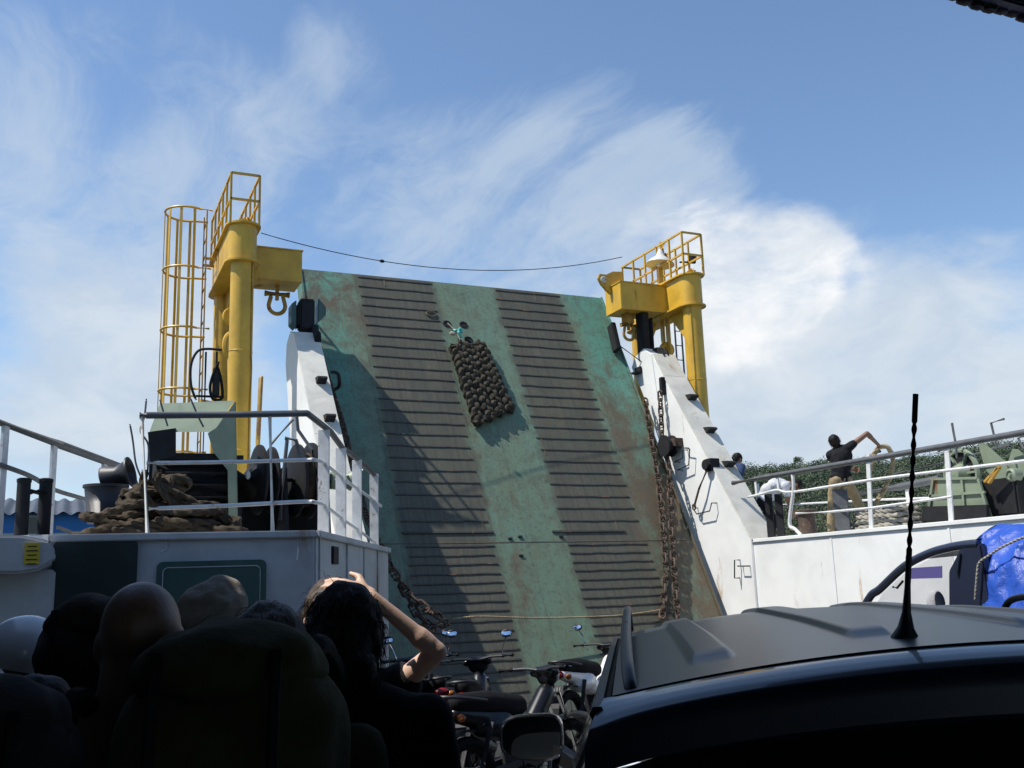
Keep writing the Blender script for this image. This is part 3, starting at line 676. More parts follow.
# wire grab handles on the inner plate
def handle(pxs, X=10.32, r=.011):
    q = [atx(a, b, X) for a, b in pxs]
    g = G(); g.tube([V((10.36, q[0].y, q[0].z)), V((10.25, q[0].y, q[0].z))]+[V((10.25, k.y, k.z)) for k in q[1:-1]]+[V((10.25, q[-1].y, q[-1].z)), V((10.36, q[-1].y, q[-1].z))], r, 6)
    g.build('grab_handle', 'black_steel', rb, world=True)
handle([(678, 462), (686, 458), (686, 450)]); handle([(681, 470), (692, 465), (693, 449), (687, 448)]); handle([(696, 508), (700, 514), (713, 511), (715, 503)])
handle([(738, 560), (738, 578)]); handle([(741, 566), (748, 566)])
p, q = atx(707, 470, 10.28), atx(694, 507, 10.24)
g = G(); g.tube([p, p.lerp(q, .5)+V((-.03, 0, 0)), q], .020, 7); g.tube([q+V((0, .05*cos(t*pi/6), .05*sin(t*pi/6))) for t in range(12)], .014, 6, closed=True); g.build('hook_rod', 'chain_rust', rb, world=True)
p = atx(712, 465, 10.4); g = G(); g.box(p, (.2, .2, .22)); g.cyl(p+V((-.16, 0, 0)), p+V((.1, 0, 0)), .10); g.build('rod_socket', 'black_steel', rb, world=True, bevel=.01)
# roller at the chain
p = atx(668, 446, 10.15); g = G(); g.lathe([(.10, -.1), (.20, -.1), (.20, -.07), (.12, -.06), (.12, .06), (.20, .07), (.20, .1), (.10, .1)], p, V((1, 0, 0)), 22); g.build('chain_roller', 'black_steel', rb, world=True)
g = G(); g.box(p+V((.16, -.02, .05)), (.25, .34, .16)); g.build('roller_bracket', 'chain_rust', rb, world=True, bevel=.01)
p = atx(661, 388, 10.28); g = G(); g.box(p+V((.04, 0, .04)), (.10, .10, .34)); g.build('chain_lug', 'black_steel', rb, world=True, bevel=.01)
# sheave at the head
p = atx(660, 358, 10.6); g = G(); g.lathe([(.05, -.06), (.24, -.06), (.24, -.045), (.18, -.03), (.18, .03), (.24, .045), (.24, .06), (.05, .06)], p+V((0, .05, -.02)), V((1, .15, 0)), 24); g.build('sheave', 'black_steel', rb, world=True)
g = G(); g.tube(catmull([p+V((.1, -.05, .22)), atx(680, 378, 10.88)+V((0, -.03, 0)), atx(700, 410, 10.9), atx(735, 475, 10.9)], 5), .014, 6); g.build('hoist_wire', 'black_steel', rb, world=True)
g = G(); g.box(V((10.45, 16.75, 6.55)), (.16, .26, .9)); g.box(V((10.60, 16.72, 6.5)), (.05, .20, .8)); g.build('hoist_block', 'black_steel', rb, world=True, bevel=.015)
g = G(); g.box(V((9.98, 17.1, 6.55)), (.10, .22, .62), Euler((-.3, 0, 0)).to_matrix()); g.build('hoist_block', 'black_steel', rb, world=True, bevel=.015)
g = G(); g.tube([V((9.98, 17.0, 6.4)), V((10.4, 16.7, 5.95))], .014, 6); g.build('hoist_wire', 'black_steel', rb, world=True)

# left beam
lb = thing('guide_beam', 'white slanted steel guide beam with black head block on the left side of the ramp', 'beam', (3.46, 14.6, 0))
LP = [(12.9, 2.12), (14.38, 3.92), (15.92, 5.84), (16.25, 5.97), (16.55, 5.82), (16.60, 5.45), (16.2, 4.3), (15.2, 2.12)]
for X in (3.27, 3.61): g = G(); g.prism([(X, y, z) for y, z in LP], (.05, 0, 0)); g.build('outer_plate' if X < 3.4 else 'inner_plate', 'white_paint', lb, world=True, bevel=.008)
flange(lb, 3.26, 3.67, [(12.86, 2.14), (14.35, 3.95), (15.90, 5.88)])
g = G(); g.prism([(3.33, y, z) for y, z in ((15.85, 5.78), (15.95, 5.85), (16.25, 5.96), (16.5, 5.81), (16.5, 5.3))], (.27, 0, 0)); g.build('cap', 'white_paint', lb, world=True)
for (px, py) in ((320, 384), (331, 422)): step(lb, 3.52, (14.35, 3.95), (15.90, 5.88), px, py, .15)
p = atx(301, 316, 3.45)
g = G(); g.box(V((3.50, 16.1, 6.22)), (.24, .26, .52)); g.box(V((3.36, 16.1, 6.2)), (.04, .34, .40)); hb = g.build('head_block', 'black_steel', lb, world=True, bevel=.02)
g = G(); g.prism([(3.68, 16.0, 6.1), (3.84, 16.1, 6.26), (3.84, 16.1, 6.4), (3.68, 16.0, 6.52)], (0, .25, 0)); g.build('cheek_plate', 'green_panel', hb, world=True, bevel=.01)
g = G(); g.prism([(3.32, 16.0, 6.45), (3.24, 16.0, 6.38), (3.24, 16.0, 6.05), (3.32, 16.0, 5.98)], (0, .28, 0)); g.build('cheek_plate', 'green_panel', hb, world=True, bevel=.01)
g = G(); g.box(V((3.62, 15.95, 5.80)), (.10, .26, .42), Euler((-.6, 0, 0)).to_matrix()); g.lathe([(.04, -.05), (.14, -.05), (.10, 0), (.14, .05), (.04, .05)], V((3.62, 15.85, 5.76)), V((1, 0, 0)), 18); g.build('sheave', 'black_steel', lb, world=True, bevel=.008)
g = G(); g.tube(catmull([V((3.60, 15.95, 6.0)), atx(318, 345, 3.72), atx(330, 395, 3.74), atx(341, 437, 3.74)], 5), .013, 6); g.build('hoist_wire', 'black_steel', lb, world=True)
hw = thing('hoist_wire', 'thin dark hoist wire running from the left beam head onto the ramp', 'wire', tuple(atx(337, 356, 4.0)))
g = G(); g.tube([V((3.60, 15.98, 6.05)), V((3.95, 16.62, 5.15)), V((4.1, 16.5, 4.9))], .012, 6); g.build('strand', 'black_steel', hw, world=True)
g = G(); g.tube(catmull([atx(332, 372, 3.95), atx(338, 374, 3.95), atx(339, 386, 3.95), atx(333, 390, 3.95)], 5), .03, 7); hk = g.build('chain_hook', 'black_steel', lb, world=True)

# ================================================================== YELLOW GANTRIES
def gantry(label, cx, sgn, boxx, boxy, boxz, lamp, cage, colr=.185):
    """cx: column centre; sgn: +1 box beam towards +x"""
    Y0, Y1, ZB, ZT = 16.0, 18.0, 7.0, 7.62
    base = PZ if cx < 6 else SZ
    t = thing('ramp_gantry', label, 'gantry', (cx, 17, base), group='gantries beside the ramp')
    for y in (Y0, Y1):
        g = G(); g.lathe([(colr, base), (colr, 4.2), (colr, ZB+.05)], (cx, y, 0), n=28); co = g.build('column', 'yellow', t, world=True)
        for z in (3.9, 5.5):
            g = G(); g.tube([V((cx+(colr+.001)*cos(k*pi/14), y+(colr+.001)*sin(k*pi/14), z)) for k in range(28)], .007, 5, closed=True); g.build('weld_ring', 'yellow', co, world=True)
        g = G(); g.lathe([(colr+.14, base), (colr+.14, base+.03)], (cx, y, 0), n=24); g.build('base_flange', 'yellow', co, world=True)
    w = .225
    def stad(z, e=0.):
        pts = []
        for k in range(13): a_ = pi+pi*k/12; pts.append(V((cx+(w+e)*cos(a_), Y0+(w+e)*sin(a_)*.95, z)))
        for k in range(13): a_ = pi*k/12; pts.append(V((cx+(w+e)*cos(a_), Y1+(w+e)*sin(a_)*.95, z)))
        return pts
    g = G(); g.prism(stad(ZB), (0, 0, ZT-ZB)); g.build('girder', 'yellow', t, world=True, ang=30)
    for z in (ZB-.02, ZT-.01): g = G(); g.prism(stad(z, .06), (0, 0, .03)); g.build('girder_lip', 'yellow', t, world=True, ang=30)
    # knee gussets under the girder
    g = G(); g.prism([(cx, Y0+.1, ZB-.02), (cx, Y0+.75, ZB-.02), (cx, Y0+.1, ZB-.75)], (.05*sgn, 0, 0)); g.build('gusset', 'yellow', t, world=True)
    g = G(); g.prism([(cx, Y1-.1, ZB-.02), (cx, Y1-.75, ZB-.02), (cx, Y1-.1, ZB-.75)], (.05*sgn, 0, 0)); g.build('gusset', 'yellow', t, world=True)
    # transverse box beam
    x0, x1 = cx+sgn*(w-.02), boxx
    g = G(); g.box(((x0+x1)/2, boxy, boxz), (abs(x1-x0), .62, .56)); g.build('box_beam', 'yellow', t, world=True, bevel=.006)
    g = G(); g.box(((x0+x1)/2, boxy, boxz+.285), (abs(x1-x0)+.03, .66, .02)); g.build('box_lip', 'yellow', t, world=True)
    # railing on top
    rx0, rx1, ry0, ry1, zt = cx-.23, cx+.23, Y0-.15, Y1+.2, 8.48
    rr = .017
    for z in (zt, zt-.45):
        g = G(); g.bar((rx0, ry1, z), (rx0, ry0, z), .035, .035); g.build('rail', 'yellow', t, world=True)
        g = G(); g.bar((rx1, ry1, z), (rx1, ry0, z), .035, .035); g.build('rail', 'yellow', t, world=True)
        g = G(); g.bar((rx0, ry0, z+.002), (rx1, ry0, z+.002), .035, .035); g.build('rail', 'yellow', t, world=True)
        if lamp: g = G(); g.bar((rx0, ry1, z+.002), (rx1, ry1, z+.002), .035, .035); g.build('rail', 'yellow_rusty', t, world=True)
    for x in (rx0, rx1):
        for k in range(6):
            y = ry0+(ry1-ry0)*k/5; g = G(); g.bar((x, y, ZT), (x, y, zt), .035, .035, V((0, 1, 0))); g.build('post', 'yellow', t, world=True)
    g = G(); g.cyl((cx+.05, Y0, ZT), (cx+.05, Y0, ZT+.12), .09, n=14); g.cyl((cx+.05, Y0, ZT+.12), (cx+.05, Y0, ZT+.16), .05, n=12); g.build('fairlead', 'yellow', t, world=True)
    # hoist block and eye hanging between the columns
    g = G()
    g.lathe([(.05, -.07), (.15, -.07), (.17, 0), (.15, .07), (.05, .07)], (cx-.0, 17.0, 6.35), V((0, 1, 0)), 18)
    g.bar((cx, 16.9, ZB), (cx, 16.9, 6.2), .12, .05); g.bar((cx, 17.1, ZB), (cx, 17.1, 6.2), .12, .05); g.build('hoist_block', 'yellow', t, world=True, bevel=.01)
    g = G(); g.tube([V((cx+.11*cos(k*pi/8), 17.0, 5.85+.2*sin(k*pi/8))) for k in range(16)], .05, 8, closed=True); g.build('hoist_eye', 'yellow', t, world=True)
    g = G(); xk = cx+sgn*colr*.75; g.tube(catmull([V((xk, Y0-colr*.75, 7.0)), V((xk, Y0-colr*.72, 5.6)), V((xk+.02*sgn, Y0-colr*.72, 5.2)), V((xk, Y0-colr*.75, 4.4)), V((xk, Y0-colr*.75, base))], 5), .011, 6); g.build('conduit', 'yellow_rusty' if sgn > 0 else 'yellow', t, world=True)
    if cx < 6: g = G(); g.cyl((cx, 17.0, 5.7), (cx, 17.0, base), .07, n=12); g.build('hoist_rod', 'yellow', t, world=True)
    return t
def shackle(t, c, s=1., mat='yellow_rusty'):
    c = V(c); g = G()
    pts = [c+V((-.10*s, 0, .17*s)), c+V((-.10*s, 0, .10*s))]+[c+V((.135*s*sin(a_), 0, -.05*s-.135*s*cos(a_)+.0)) for a_ in [radians(-110+20*k) for k in range(12)]]+[c+V((.10*s, 0, .10*s)), c+V((.10*s, 0, .17*s))]
    g.tube(pts, .034*s, 8); sh = g.build('shackle', mat, t, world=True)
    g = G(); g.cyl(c+V((-.20*s, 0, .15*s)), c+V((.20*s, 0, .15*s)), .05*s, n=10); g.build('shackle_pin', mat, sh, world=True)
    g = G(); g.bar(c+V((0, 0, .36*s)), c+V((0, 0, .05*s)), .07*s, .05*s); g.build('lug_plate', mat, sh, world=True)
gl = gantry('yellow twin-column ramp gantry with caged ladder on the left', 2.43, 1, 3.50, 16.75, 7.18, False, True)
shackle(gl, aty(277, 303, 16.75), 1.05)
# caged ladder
lc = thing('caged_ladder', 'tall yellow hooped safety-cage ladder on the left gantry', 'ladder', (1.72, 17.75, PZ))
LX, LY, LR = 1.70, 17.65, .37
for z in (4.05, 5.13, 6.20, 7.28, 8.36):
    g = G(); pts = [V((LX+LR*cos(a_), LY+LR*sin(a_), z)) for a_ in [radians(-60-k*12.5) for k in range(20)]]
    pts = [V((2.10, LY-.31, z))]+pts+[V((2.10, LY+.30, z))]
    g.tube(pts, .020, 6); g.build('hoop', 'yellow', lc, world=True)
for a_ in (-75, -110, -145, -180, -215, -250, -285):
    x, y = LX+LR*cos(radians(a_)), LY+LR*sin(radians(a_)); g = G(); g.bar((x, y, 4.05), (x, y, 8.36), .045, .014, V((cos(radians(a_)), sin(radians(a_)), 0))); g.build('cage_bar', 'yellow', lc, world=True)
for y in (LY-.20, LY+.20): g = G(); g.bar((2.02, y, PZ), (2.02, y, 8.40), .055, .02); g.build('stile', 'yellow_rusty', lc, world=True)
for k in range(20): g = G(); g.cyl((2.02, LY-.2, PZ+.3+.3*k), (2.02, LY+.2, PZ+.3+.3*k), .013, n=6); g.build('rung', 'yellow_rusty', lc, world=True)
for a, b in (((2.02, LY-.2, 7.5), (2.25, LY-.2, 7.5)), ((2.02, LY+.2, 7.5), (2.25, LY+.2, 7.5)), ((2.02, LY, 5.0), (2.30, 17.9, 5.0))):
    g = G(); g.bar(a, b, .04, .04); g.build('standoff', 'yellow', lc, world=True)
# black hydraulic hose bracket beside the left gantry
hs = thing('hose_rack', 'black hoses and bent pipe rack at the foot of the left gantry', 'hoses', (2.0, 15.3, PZ))
Yh = 15.2
g = G(); g.tube(catmull([aty(*p, Yh) for p in ((196, 400), (191, 385), (191, 365), (197, 352), (206, 349), (222, 350))], 5), .020, 7); g.build('hoop_pipe', 'black_steel', hs, world=True)
for x in (206, 217): g = G(); p = aty(x, 352, Yh); g.cyl(p, (p.x, Yh, PZ), .016, n=7); g.build('upright', 'black_steel', hs, world=True)
g = G(); g.tube(catmull([aty(*p, Yh-.05) for p in ((219, 362), (213, 375), (210, 388), (213, 399), (222, 398), (221, 380), (217, 366))], 5), .022, 7); g.build('hose', 'rubber', hs, world=True)
g = G(); p = aty(216, 382, Yh-.02); g.box(p, (.10, .08, .42)); g.build('valve', 'black_steel', hs, world=True, bevel=.01)
g = G(); g.bar(aty(196, 396, Yh), aty(224, 397, Yh), .03, .03); g.build('crossbar', 'black_steel', hs, world=True)
# thin yellow pole
tp = thing('guide_pole', 'thin weathered yellow pole standing right of the left gantry', 'pole', tuple(V((aty(259, 380, 15).x, 15, PZ))))
a, b = aty(261, 378, 15), aty(258, 440, 15)
g = G(); g.tube([V((b.x, 15, PZ)), b, a, a+V((.02, 0, .03))], [.035, .035, .035, .015], 8); g.build('shaft', 'yellow_rusty', tp, world=True)
g = G(); g.box((b.x, 15, PZ+.02), (.2, .2, .04)); g.build('foot', 'black_steel', tp, world=True)

gr = gantry('yellow twin-column ramp gantry with a work lamp on the right', 11.15, -1, 9.86, 16.85, 7.28, True, False)
# lug plate with a hole on the right box beam
g = G(); c = aty(606, 280, 16.9)
prof = [(-.26+.0, .12), (-.30, .02), (-.24, -.10), (-.05, -.28), (.18, -.34), (.28, -.34), (.28, .22), (.05, .20), (-.10, .12)]
g.prism([c+V((x+.12, 0, z)) for x, z in prof], (0, .06, 0)); lp = g.build('lug_plate', 'yellow', gr, world=True, bevel=.01)
g = G(); g.tube([c+V((-.06+.055*cos(k*pi/8), -.005, .055*sin(k*pi/8))) for k in range(16)], .016, 6, closed=True); g.ell(c+V((-.06, .0, 0)), (.045, .006, .045), n=12, m=4); g.build('pin_hole', 'lamp_shade', lp, world=True)
shackle(gr, aty(629, 333, 16.85)+V((0, 0, .02)), .9)
g = G(); p = aty(628, 322, 16.9); g.box(p+V((0, 0, .06)), (.22, .16, .22)); g.build('lug_block', 'yellow_rusty', gr, world=True, bevel=.02)
# work lamp on the right gantry
wl = thing('work_lamp', 'round enamel work lamp on a yellow post above the right gantry', 'lamp', (10.75, 16.7, 7.62))
p = aty(660, 262, 16.7)
g = G(); g.lathe([(.30, -.06), (.295, -.045), (.20, .05), (.10, .12), (.07, .20), (.05, .26), (.0, .27)], p, V((.12, 0, 1)), 24); g.build('shade', 'lamp_shade', wl, world=True)
g = G(); g.ell(p+V((0, 0, -.02)), (.10, .10, .10), n=14, m=8); g.build('bulb', 'head_lens', wl, world=True)
g = G(); g.cyl(p+V((.05, 0, .20)), p+V((.08, 0, .42)), .06, n=12); g.cyl(p+V((.12, 0, .2)), p+V((.22, 0, .05)), .03, n=8); g.build('socket', 'yellow', wl, world=True)
g = G(); g.bar(V((p.x+.02, 16.75, 7.55)), V((p.x+.02, 16.75, p.z+.2)), .10, .06, V((0, 1, 0))); g.build('post', 'yellow', wl, world=True)
fl = thing('flood_lamp', 'small dark box floodlight on the far rail of the right gantry', 'lamp', tuple(aty(692, 259, 16.3)))
p = aty(692, 259, 16.3); g = G(); g.box(p, (.14, .14, .18), Euler((.3, 0, .2)).to_matrix()); g.build('housing', 'black_steel', fl, world=True, bevel=.015)
g = G(); g.bar(p+V((0, .05, -.05)), p+V((-.3, .0, -.10)), .03, .03); g.build('arm', 'black_steel', fl, world=True)
g = G(); g.box(p+V((-.01, -.075, 0)), (.10, .008, .13)); g.build('lens', 'glass_dark', fl, world=True)
# ladder behind the right gantry (thin dark lines between column and beam)
rl = thing('back_ladder', 'thin dark ladder seen between the right gantry columns', 'ladder', (11.6, 17.6, SZ))
for px in (674.5, 681): a = aty(px, 325, 17.7); b = aty(px+6, 395, 17.7); g = G(); g.bar((a.x, 17.7, SZ), (a.x, 17.7, 7.5), .04, .02); g.build('stile', 'rail_dark', rl, world=True)
xa, xb = aty(674.5, 325, 17.7).x, aty(681, 325, 17.7).x
for k in range(16): z = SZ+.2+.32*k; g = G(); g.cyl((xa, 17.7, z), (xb, 17.7, z), .014, n=6); g.build('rung', 'rail_dark', rl, world=True)
# wire between the gantries
sw = thing('span_wire', 'thin wire sagging between the two yellow gantries above the ramp', 'wire', (6.8, 16.3, 7))
g = G(); a, b = aty(261, 233, 15.9), aty(622, 257, 16.6); m_ = [a.lerp(b, k/24)-V((0, 0, .62*4*(k/24)*(1-k/24)*.72)) for k in range(25)]
g.tube(m_, .008, 5); g.build('strand', 'black_steel', sw, world=True)
p = m_[7]; g = G(); g.ell(p, (.05, .03, .03), n=8, m=5); g.build('clip', 'black_steel', sw, world=True)
# rope stretched across the foot of the ramp
rr_ = thing('barrier_rope', 'pale thin rope stretched across the foot of the green ramp', 'rope', (7, 14.0, 0))
g = G(); rope_tube(g, catmull([aty(452, 619, 14.1), aty(480, 616.5, 14.1), aty(540, 618, 14.15), aty(610, 616, 14.2), aty(640, 613, 14.3), aty(660, 610, 14.4)], 8), .014, .02); g.build('strand', 'rope_light', rr_, world=True)

# ================================================================== RAILINGS
# outboard port rail (far left)
pr = thing('ship_railing', 'grey handrail on flat white posts at the far left edge', 'railing', (-.3, 11, PZ))
zt = 3.22
P0, P1 = V((-.85, 9.0, zt)), V((.66, 13.0, zt))
g = G(); g.tube([P0, P0.lerp(P1, .5), P1, P1+V((.25, .55, -.35))], .042, 10); g.build('top_rail', 'rail_dark', pr, world=True)
g = G(); g.tube(catmull([aty(-30, 455, 9.4)+V((0, 0, 0)), aty(15, 470, 10), aty(34, 478, 10.6), aty(55, 490, 11.4), aty(88, 500, 12.6), aty(110, 508, 13.3)], 5), .024, 8); g.build('mid_rail', 'rail_dark', pr, world=True)
def on_rail(px):
    d = ray(px, 450); a = V((P0.x, P0.y)); e = V((P1.x-P0.x, P1.y-P0.y)); dd = V((d.x, d.y))
    den = dd.x*(-e.y)+dd.y*e.x; t = (a.x*(-e.y)+a.y*e.x)/den; return V((dd.x*t, dd.y*t, 0))
for px in (4, 54, 105):
    q = on_rail(px); g = G(); ed = (P1-P0).normalized(); g.box(q+V((0, 0, (PZ+zt)/2)), (.03, .11, zt-PZ-.02), M((ed.cross(V((0, 0, 1))), ed, V((0, 0, 1)))).transposed()); g.build('post', 'rail_white', pr, world=True, bevel=.004)
g = G(); g.bar(on_rail(60)+V((.02, 0, PZ+.22)), on_rail(105)+V((0, 0, PZ+.12)), .03, .03); g.build('low_rail', 'rail_dark', pr, world=True)

# front rail of the port foredeck
fr = thing('deck_railing', 'three-rail steel railing with white flat stanchions around the left foredeck', 'railing', (1.9, 8.7, PZ))
def onf(px, py): return on_front(px, py, -.07)
def ons(px, py, off=-.08):
    a, b = V((1.97, 8.60, 0)), V((3.72, 12.25, 0)); n = sn; d = ray(px, py); t = (a+n*off-CC).dot(n)/d.dot(n); return CC+d*t
c0 = ons(312, 412); tops = [onf(139, 413.8), onf(146, 414), onf(225, 413.5), onf(308, 412), ons(330, 431), ons(343, 449), ons(349, 452), ons(362, 463), ons(378, 478)]
g = G(); g.tube(tops, .030, 9); g.build('top_rail', 'rail_dark', fr, world=True)
g = G(); g.tube(catmull([onf(146, 462), onf(225, 461), onf(300, 459), onf(316, 459), ons(325, 464), ons(345, 480), ons(365, 494), ons(381, 506)], 5), .017, 8); g.build('mid_rail', 'rail_white', fr, world=True)
g = G(); g.tube(catmull([onf(148, 508), onf(225, 505), onf(300, 501), onf(316, 501.5), ons(325, 506), ons(345, 521), ons(365, 535), ons(381, 548)], 5), .017, 8); g.build('low_rail', 'rail_white', fr, world=True)
for a, b in (((141, 414), (147, 539)), ((270, 411), (273, 533))): g = G(); g.cyl(onf(*a), onf(*b), .018, n=8); g.build('post', 'rail_white', fr, world=True)
for px, yt in ((324, 430), (341, 448), (357, 460), (374, 474)):
    p = ons(px, yt); q = V((p.x, p.y, PZ-.01)); g = G(); m3 = M((sn, sd, V((0, 0, 1)))).transposed()
    g.box((p+q)/2, (.105, .03, (p-q).length), m3); g.build('stanchion', 'rail_white', fr, world=True, bevel=.003)
g = G(); g.tube([ons(336, 479, -.35), ons(362, 470, -.3)], .016, 7); g.build('brace', 'rail_white', fr, world=True)
g = G(); g.tube([ons(318, 432, -.25), ons(292, 415, -.25)] if False else [onf(273, 442)+V((0, .1, 0)), onf(296, 416)+V((0, .1, 0))], .014, 6); g.build('stay', 'rail_dark', fr, world=True)
# loose bent rods at the left end
rd = thing('bent_rods', 'thin bent steel rods sticking up by the rope heap', 'rods', tuple(onf(141, 500)))
for pts in ([(131, 418), (134, 435), (137, 458), (142, 472)], [(148, 392), (146, 410), (142, 425), (150, 440), (149, 470)], [(162, 393), (167, 410), (170, 420)], [(193, 390), (201, 409), (207, 421)]):
    g = G(); g.tube(catmull([onf(*p)+V((0, .25, 0)) for p in pts], 5), .009, 6); g.build('rod', 'rail_dark', rd, world=True)

# starboard rail
srl = thing('ship_railing', 'sloping grey handrail with white rails and bent posts on the white right wall', 'railing', (SX, 10.5, SZ))
X = SX+.06
def sx(px, py): return atx(px, py, X)
g = G(); g.tube([sx(733, 483), sx(760, 478), sx(1024, 432.5), sx(1075, 423)], .042, 10); g.build('top_rail', 'rail_dark', srl, world=True)
g = G(); g.tube(catmull([sx(748, 497), sx(760, 494.5), sx(777, 490), sx(793, 492), sx(870, 480), sx(950, 470), sx(1024, 461), sx(1070, 455)], 4), .021, 8); g.build('mid_rail', 'rail_white', srl, world=True)
g = G(); g.tube([sx(796, 513.5), sx(828, 512), sx(871, 508), sx(952, 496.5)], .018, 8); g.build('low_rail', 'rail_white', srl, world=True)
g = G(); g.tube(catmull([sx(792, 471), sx(793.5, 489), sx(789.5, 523), sx(795, 529), sx(801, 535)], 4), .028, 8); g.build('bent_post', 'rail_white', srl, world=True)
for a, b in (((868, 454), (871.5, 530)), ((946.5, 443), (951.5, 522)), ((755, 477), (757, 496)), ((776.5, 473), (779, 491)), ((1030, 428), (1036, 515))):
    g = G(); p, q = sx(*a), sx(*b); g.bar(p, q, .075 if a[0] > 800 else .05, .02, V((1, 0, 0))); g.build('post', 'rail_white', srl, world=True)
# outboard starboard rail
so_ = thing('ship_railing', 'thin white outboard rail beyond the crew on the right foredeck', 'railing', (13, 12, SZ))
XO = 13.0
def oo(px, py): return atx(px, py, XO)
g = G(); g.tube([oo(745, 506), oo(800, 504), oo(870, 500), oo(960, 497)], .02, 7); g.build('rail', 'rail_white', so_, world=True)
g = G(); g.tube([oo(840, 497), oo(900, 487), oo(940, 479)], .065, 10); g.build('pipe', 'rail_dark', so_, world=True)
g = G(); g.tube([oo(890, 475), oo(960, 459), oo(1010, 443)], .018, 7); g.build('rail', 'rail_dark', so_, world=True)
for px in (757, 907, 990): p = oo(px, 484); g = G(); g.bar((p.x, p.y, p.z), (p.x, p.y, SZ), .09, .03, V((1, 0, 0))); g.build('post', 'rail_white', so_, world=True)
# upright steel guide posts on the right wall edge
for k, (px, yt, lab) in enumerate(((768, 494, 'dark flat steel post left of the bent railing post'), (778, 494, 'dark flat steel post right behind the bending man'), (839.5, 489, 'wide grey steel post in front of the man with the rope'))):
    p = atx(px, yt, SX+.30); t = thing('fairlead_post', lab, 'post', (p.x, p.y, SZ))
    w = .12 if k < 2 else .22
    g = G(); g.box((p.x, p.y, (p.z+SZ)/2), (.05, w, p.z-SZ), Euler((0, 0, .6)).to_matrix()); g.build('plate', 'black_steel' if k < 2 else 'rail_dark', t, world=True, bevel=.006)
    g = G(); g.box((p.x+.05, p.y+.03, (p.z+SZ)/2-.05), (.04, w*.7, p.z-SZ-.1), Euler((0, 0, -.5)).to_matrix()); g.build('web', 'black_steel', t, world=True, bevel=.006)

# ================================================================== PORT FOREDECK FITTINGS
# double bitts
bt = thing('mooring_bitts', 'black twin-post mooring bitts with crossbar at the far left', 'bitts', (-.2, 9.6, PZ))
xs = []
for px in (24, 46):
    p = aty(px, 485, 9.5 if px == 24 else 9.75); xs.append(p); g = G(); g.lathe([(.055, PZ), (.055, p.z+.02), (.060, p.z+.025), (.060, p.z+.05), (.04, p.z+.06)], (p.x, p.y, 0), n=18); g.build('post', 'black_steel', bt, world=True)
g = G(); g.cyl(xs[0]+V((0, 0, -.06)), xs[1]+V((0, 0, -.06)), .045, n=14); g.build('crossbar', 'black_steel', bt, world=True)
g = G(); g.box((xs[0]+xs[1])/2*1.0-V((0, 0, (xs[0].z+xs[1].z)/2-PZ-.01)), (.5, .3, .03)); g.build('base_plate', 'black_steel', bt, world=True)
# buckets
bk = thing('bucket', 'dark plastic tub standing behind the rope heap', 'tub', tuple(aty(106, 505, 10.1)))
p = aty(106, 488, 10.1)
g = G(); g.lathe([(.15, -.32), (.19, .0), (.205, .0), (.205, .025), (.175, .025), (.14, -.28)], p, n=22, caps=False); g.lathe([(.15, -.33), (.15, -.32)], p, n=22); g.build('body', 'bucket', bk, world=True)
bk2 = thing('bucket', 'dark flared drum lying on its side on the rope heap', 'tub', tuple(aty(118, 480, 10.25)))
a = aty(103, 479, 10.25); b = aty(131, 472, 10.15)
g = G(); d = (b-a); L = d.length; g.lathe([(.11, 0), (.12, L*.1), (.085, L*.5), (.12, L*.88), (.15, L*.95), (.15, L), (.12, L), (.07, L*.5)], a, d, 20); g.build('body', 'bucket', bk2, world=True)
# mooring rope heap
hp = thing('rope_heap', 'heap of thick brown mooring rope on the left foredeck', 'rope heap', tuple(aty(150, 538, 9.7)))
random.seed(11)
def heap_strand(cx, cy, rx, ry, z0, turns, seed):
    pts = []; n = int(turns*20)
    for k in range(n):
        t = 2*pi*k/20+seed; q = V((k*.055, seed, 0)); f = .62+.55*mn.noise(q)
        pts.append(V((cx+rx*f*cos(t)+.06*mn.noise(q+V((0, 0, 5))), cy+ry*f*sin(t)+.06*mn.noise(q+V((0, 0, 9))), z0+.13*mn.noise(q*1.7+V((0, 3, 0))))))
    return pts
for (px, py, Y, rx, ry, layers) in ((112, 533, 9.35, .33, .24, 3), (150, 532, 9.35, .42, .30, 6), (195, 530, 9.2, .36, .26, 3), (165, 532, 9.7, .42, .28, 7), (132, 533, 9.7, .36, .26, 5), (222, 530, 9.05, .18, .16, 1)):
    c = aty(px, py, Y); g = G()
    for l in range(layers):
        k = 1-.10*l
        rope_tube(g, catmull(heap_strand(c.x+random.uniform(-.06, .06), c.y, rx*k, ry*k, PZ+.05+l*.082, 2.6, random.uniform(0, 40)), 3), .044)
    g.build('coil', 'rope', hp, world=True)
for pts in ([(145, 470), (143, 490), (152, 505), (170, 515)], [(150, 478), (165, 488), (190, 500), (215, 515), (236, 526)], [(160, 470), (158, 485), (175, 505), (205, 522)], [(90, 520), (110, 512), (130, 506), (150, 500)]):
    g = G(); rope_tube(g, catmull([aty(*p, 9.1) for p in pts], 6), .036); g.build('loose_end', 'rope', hp, world=True)
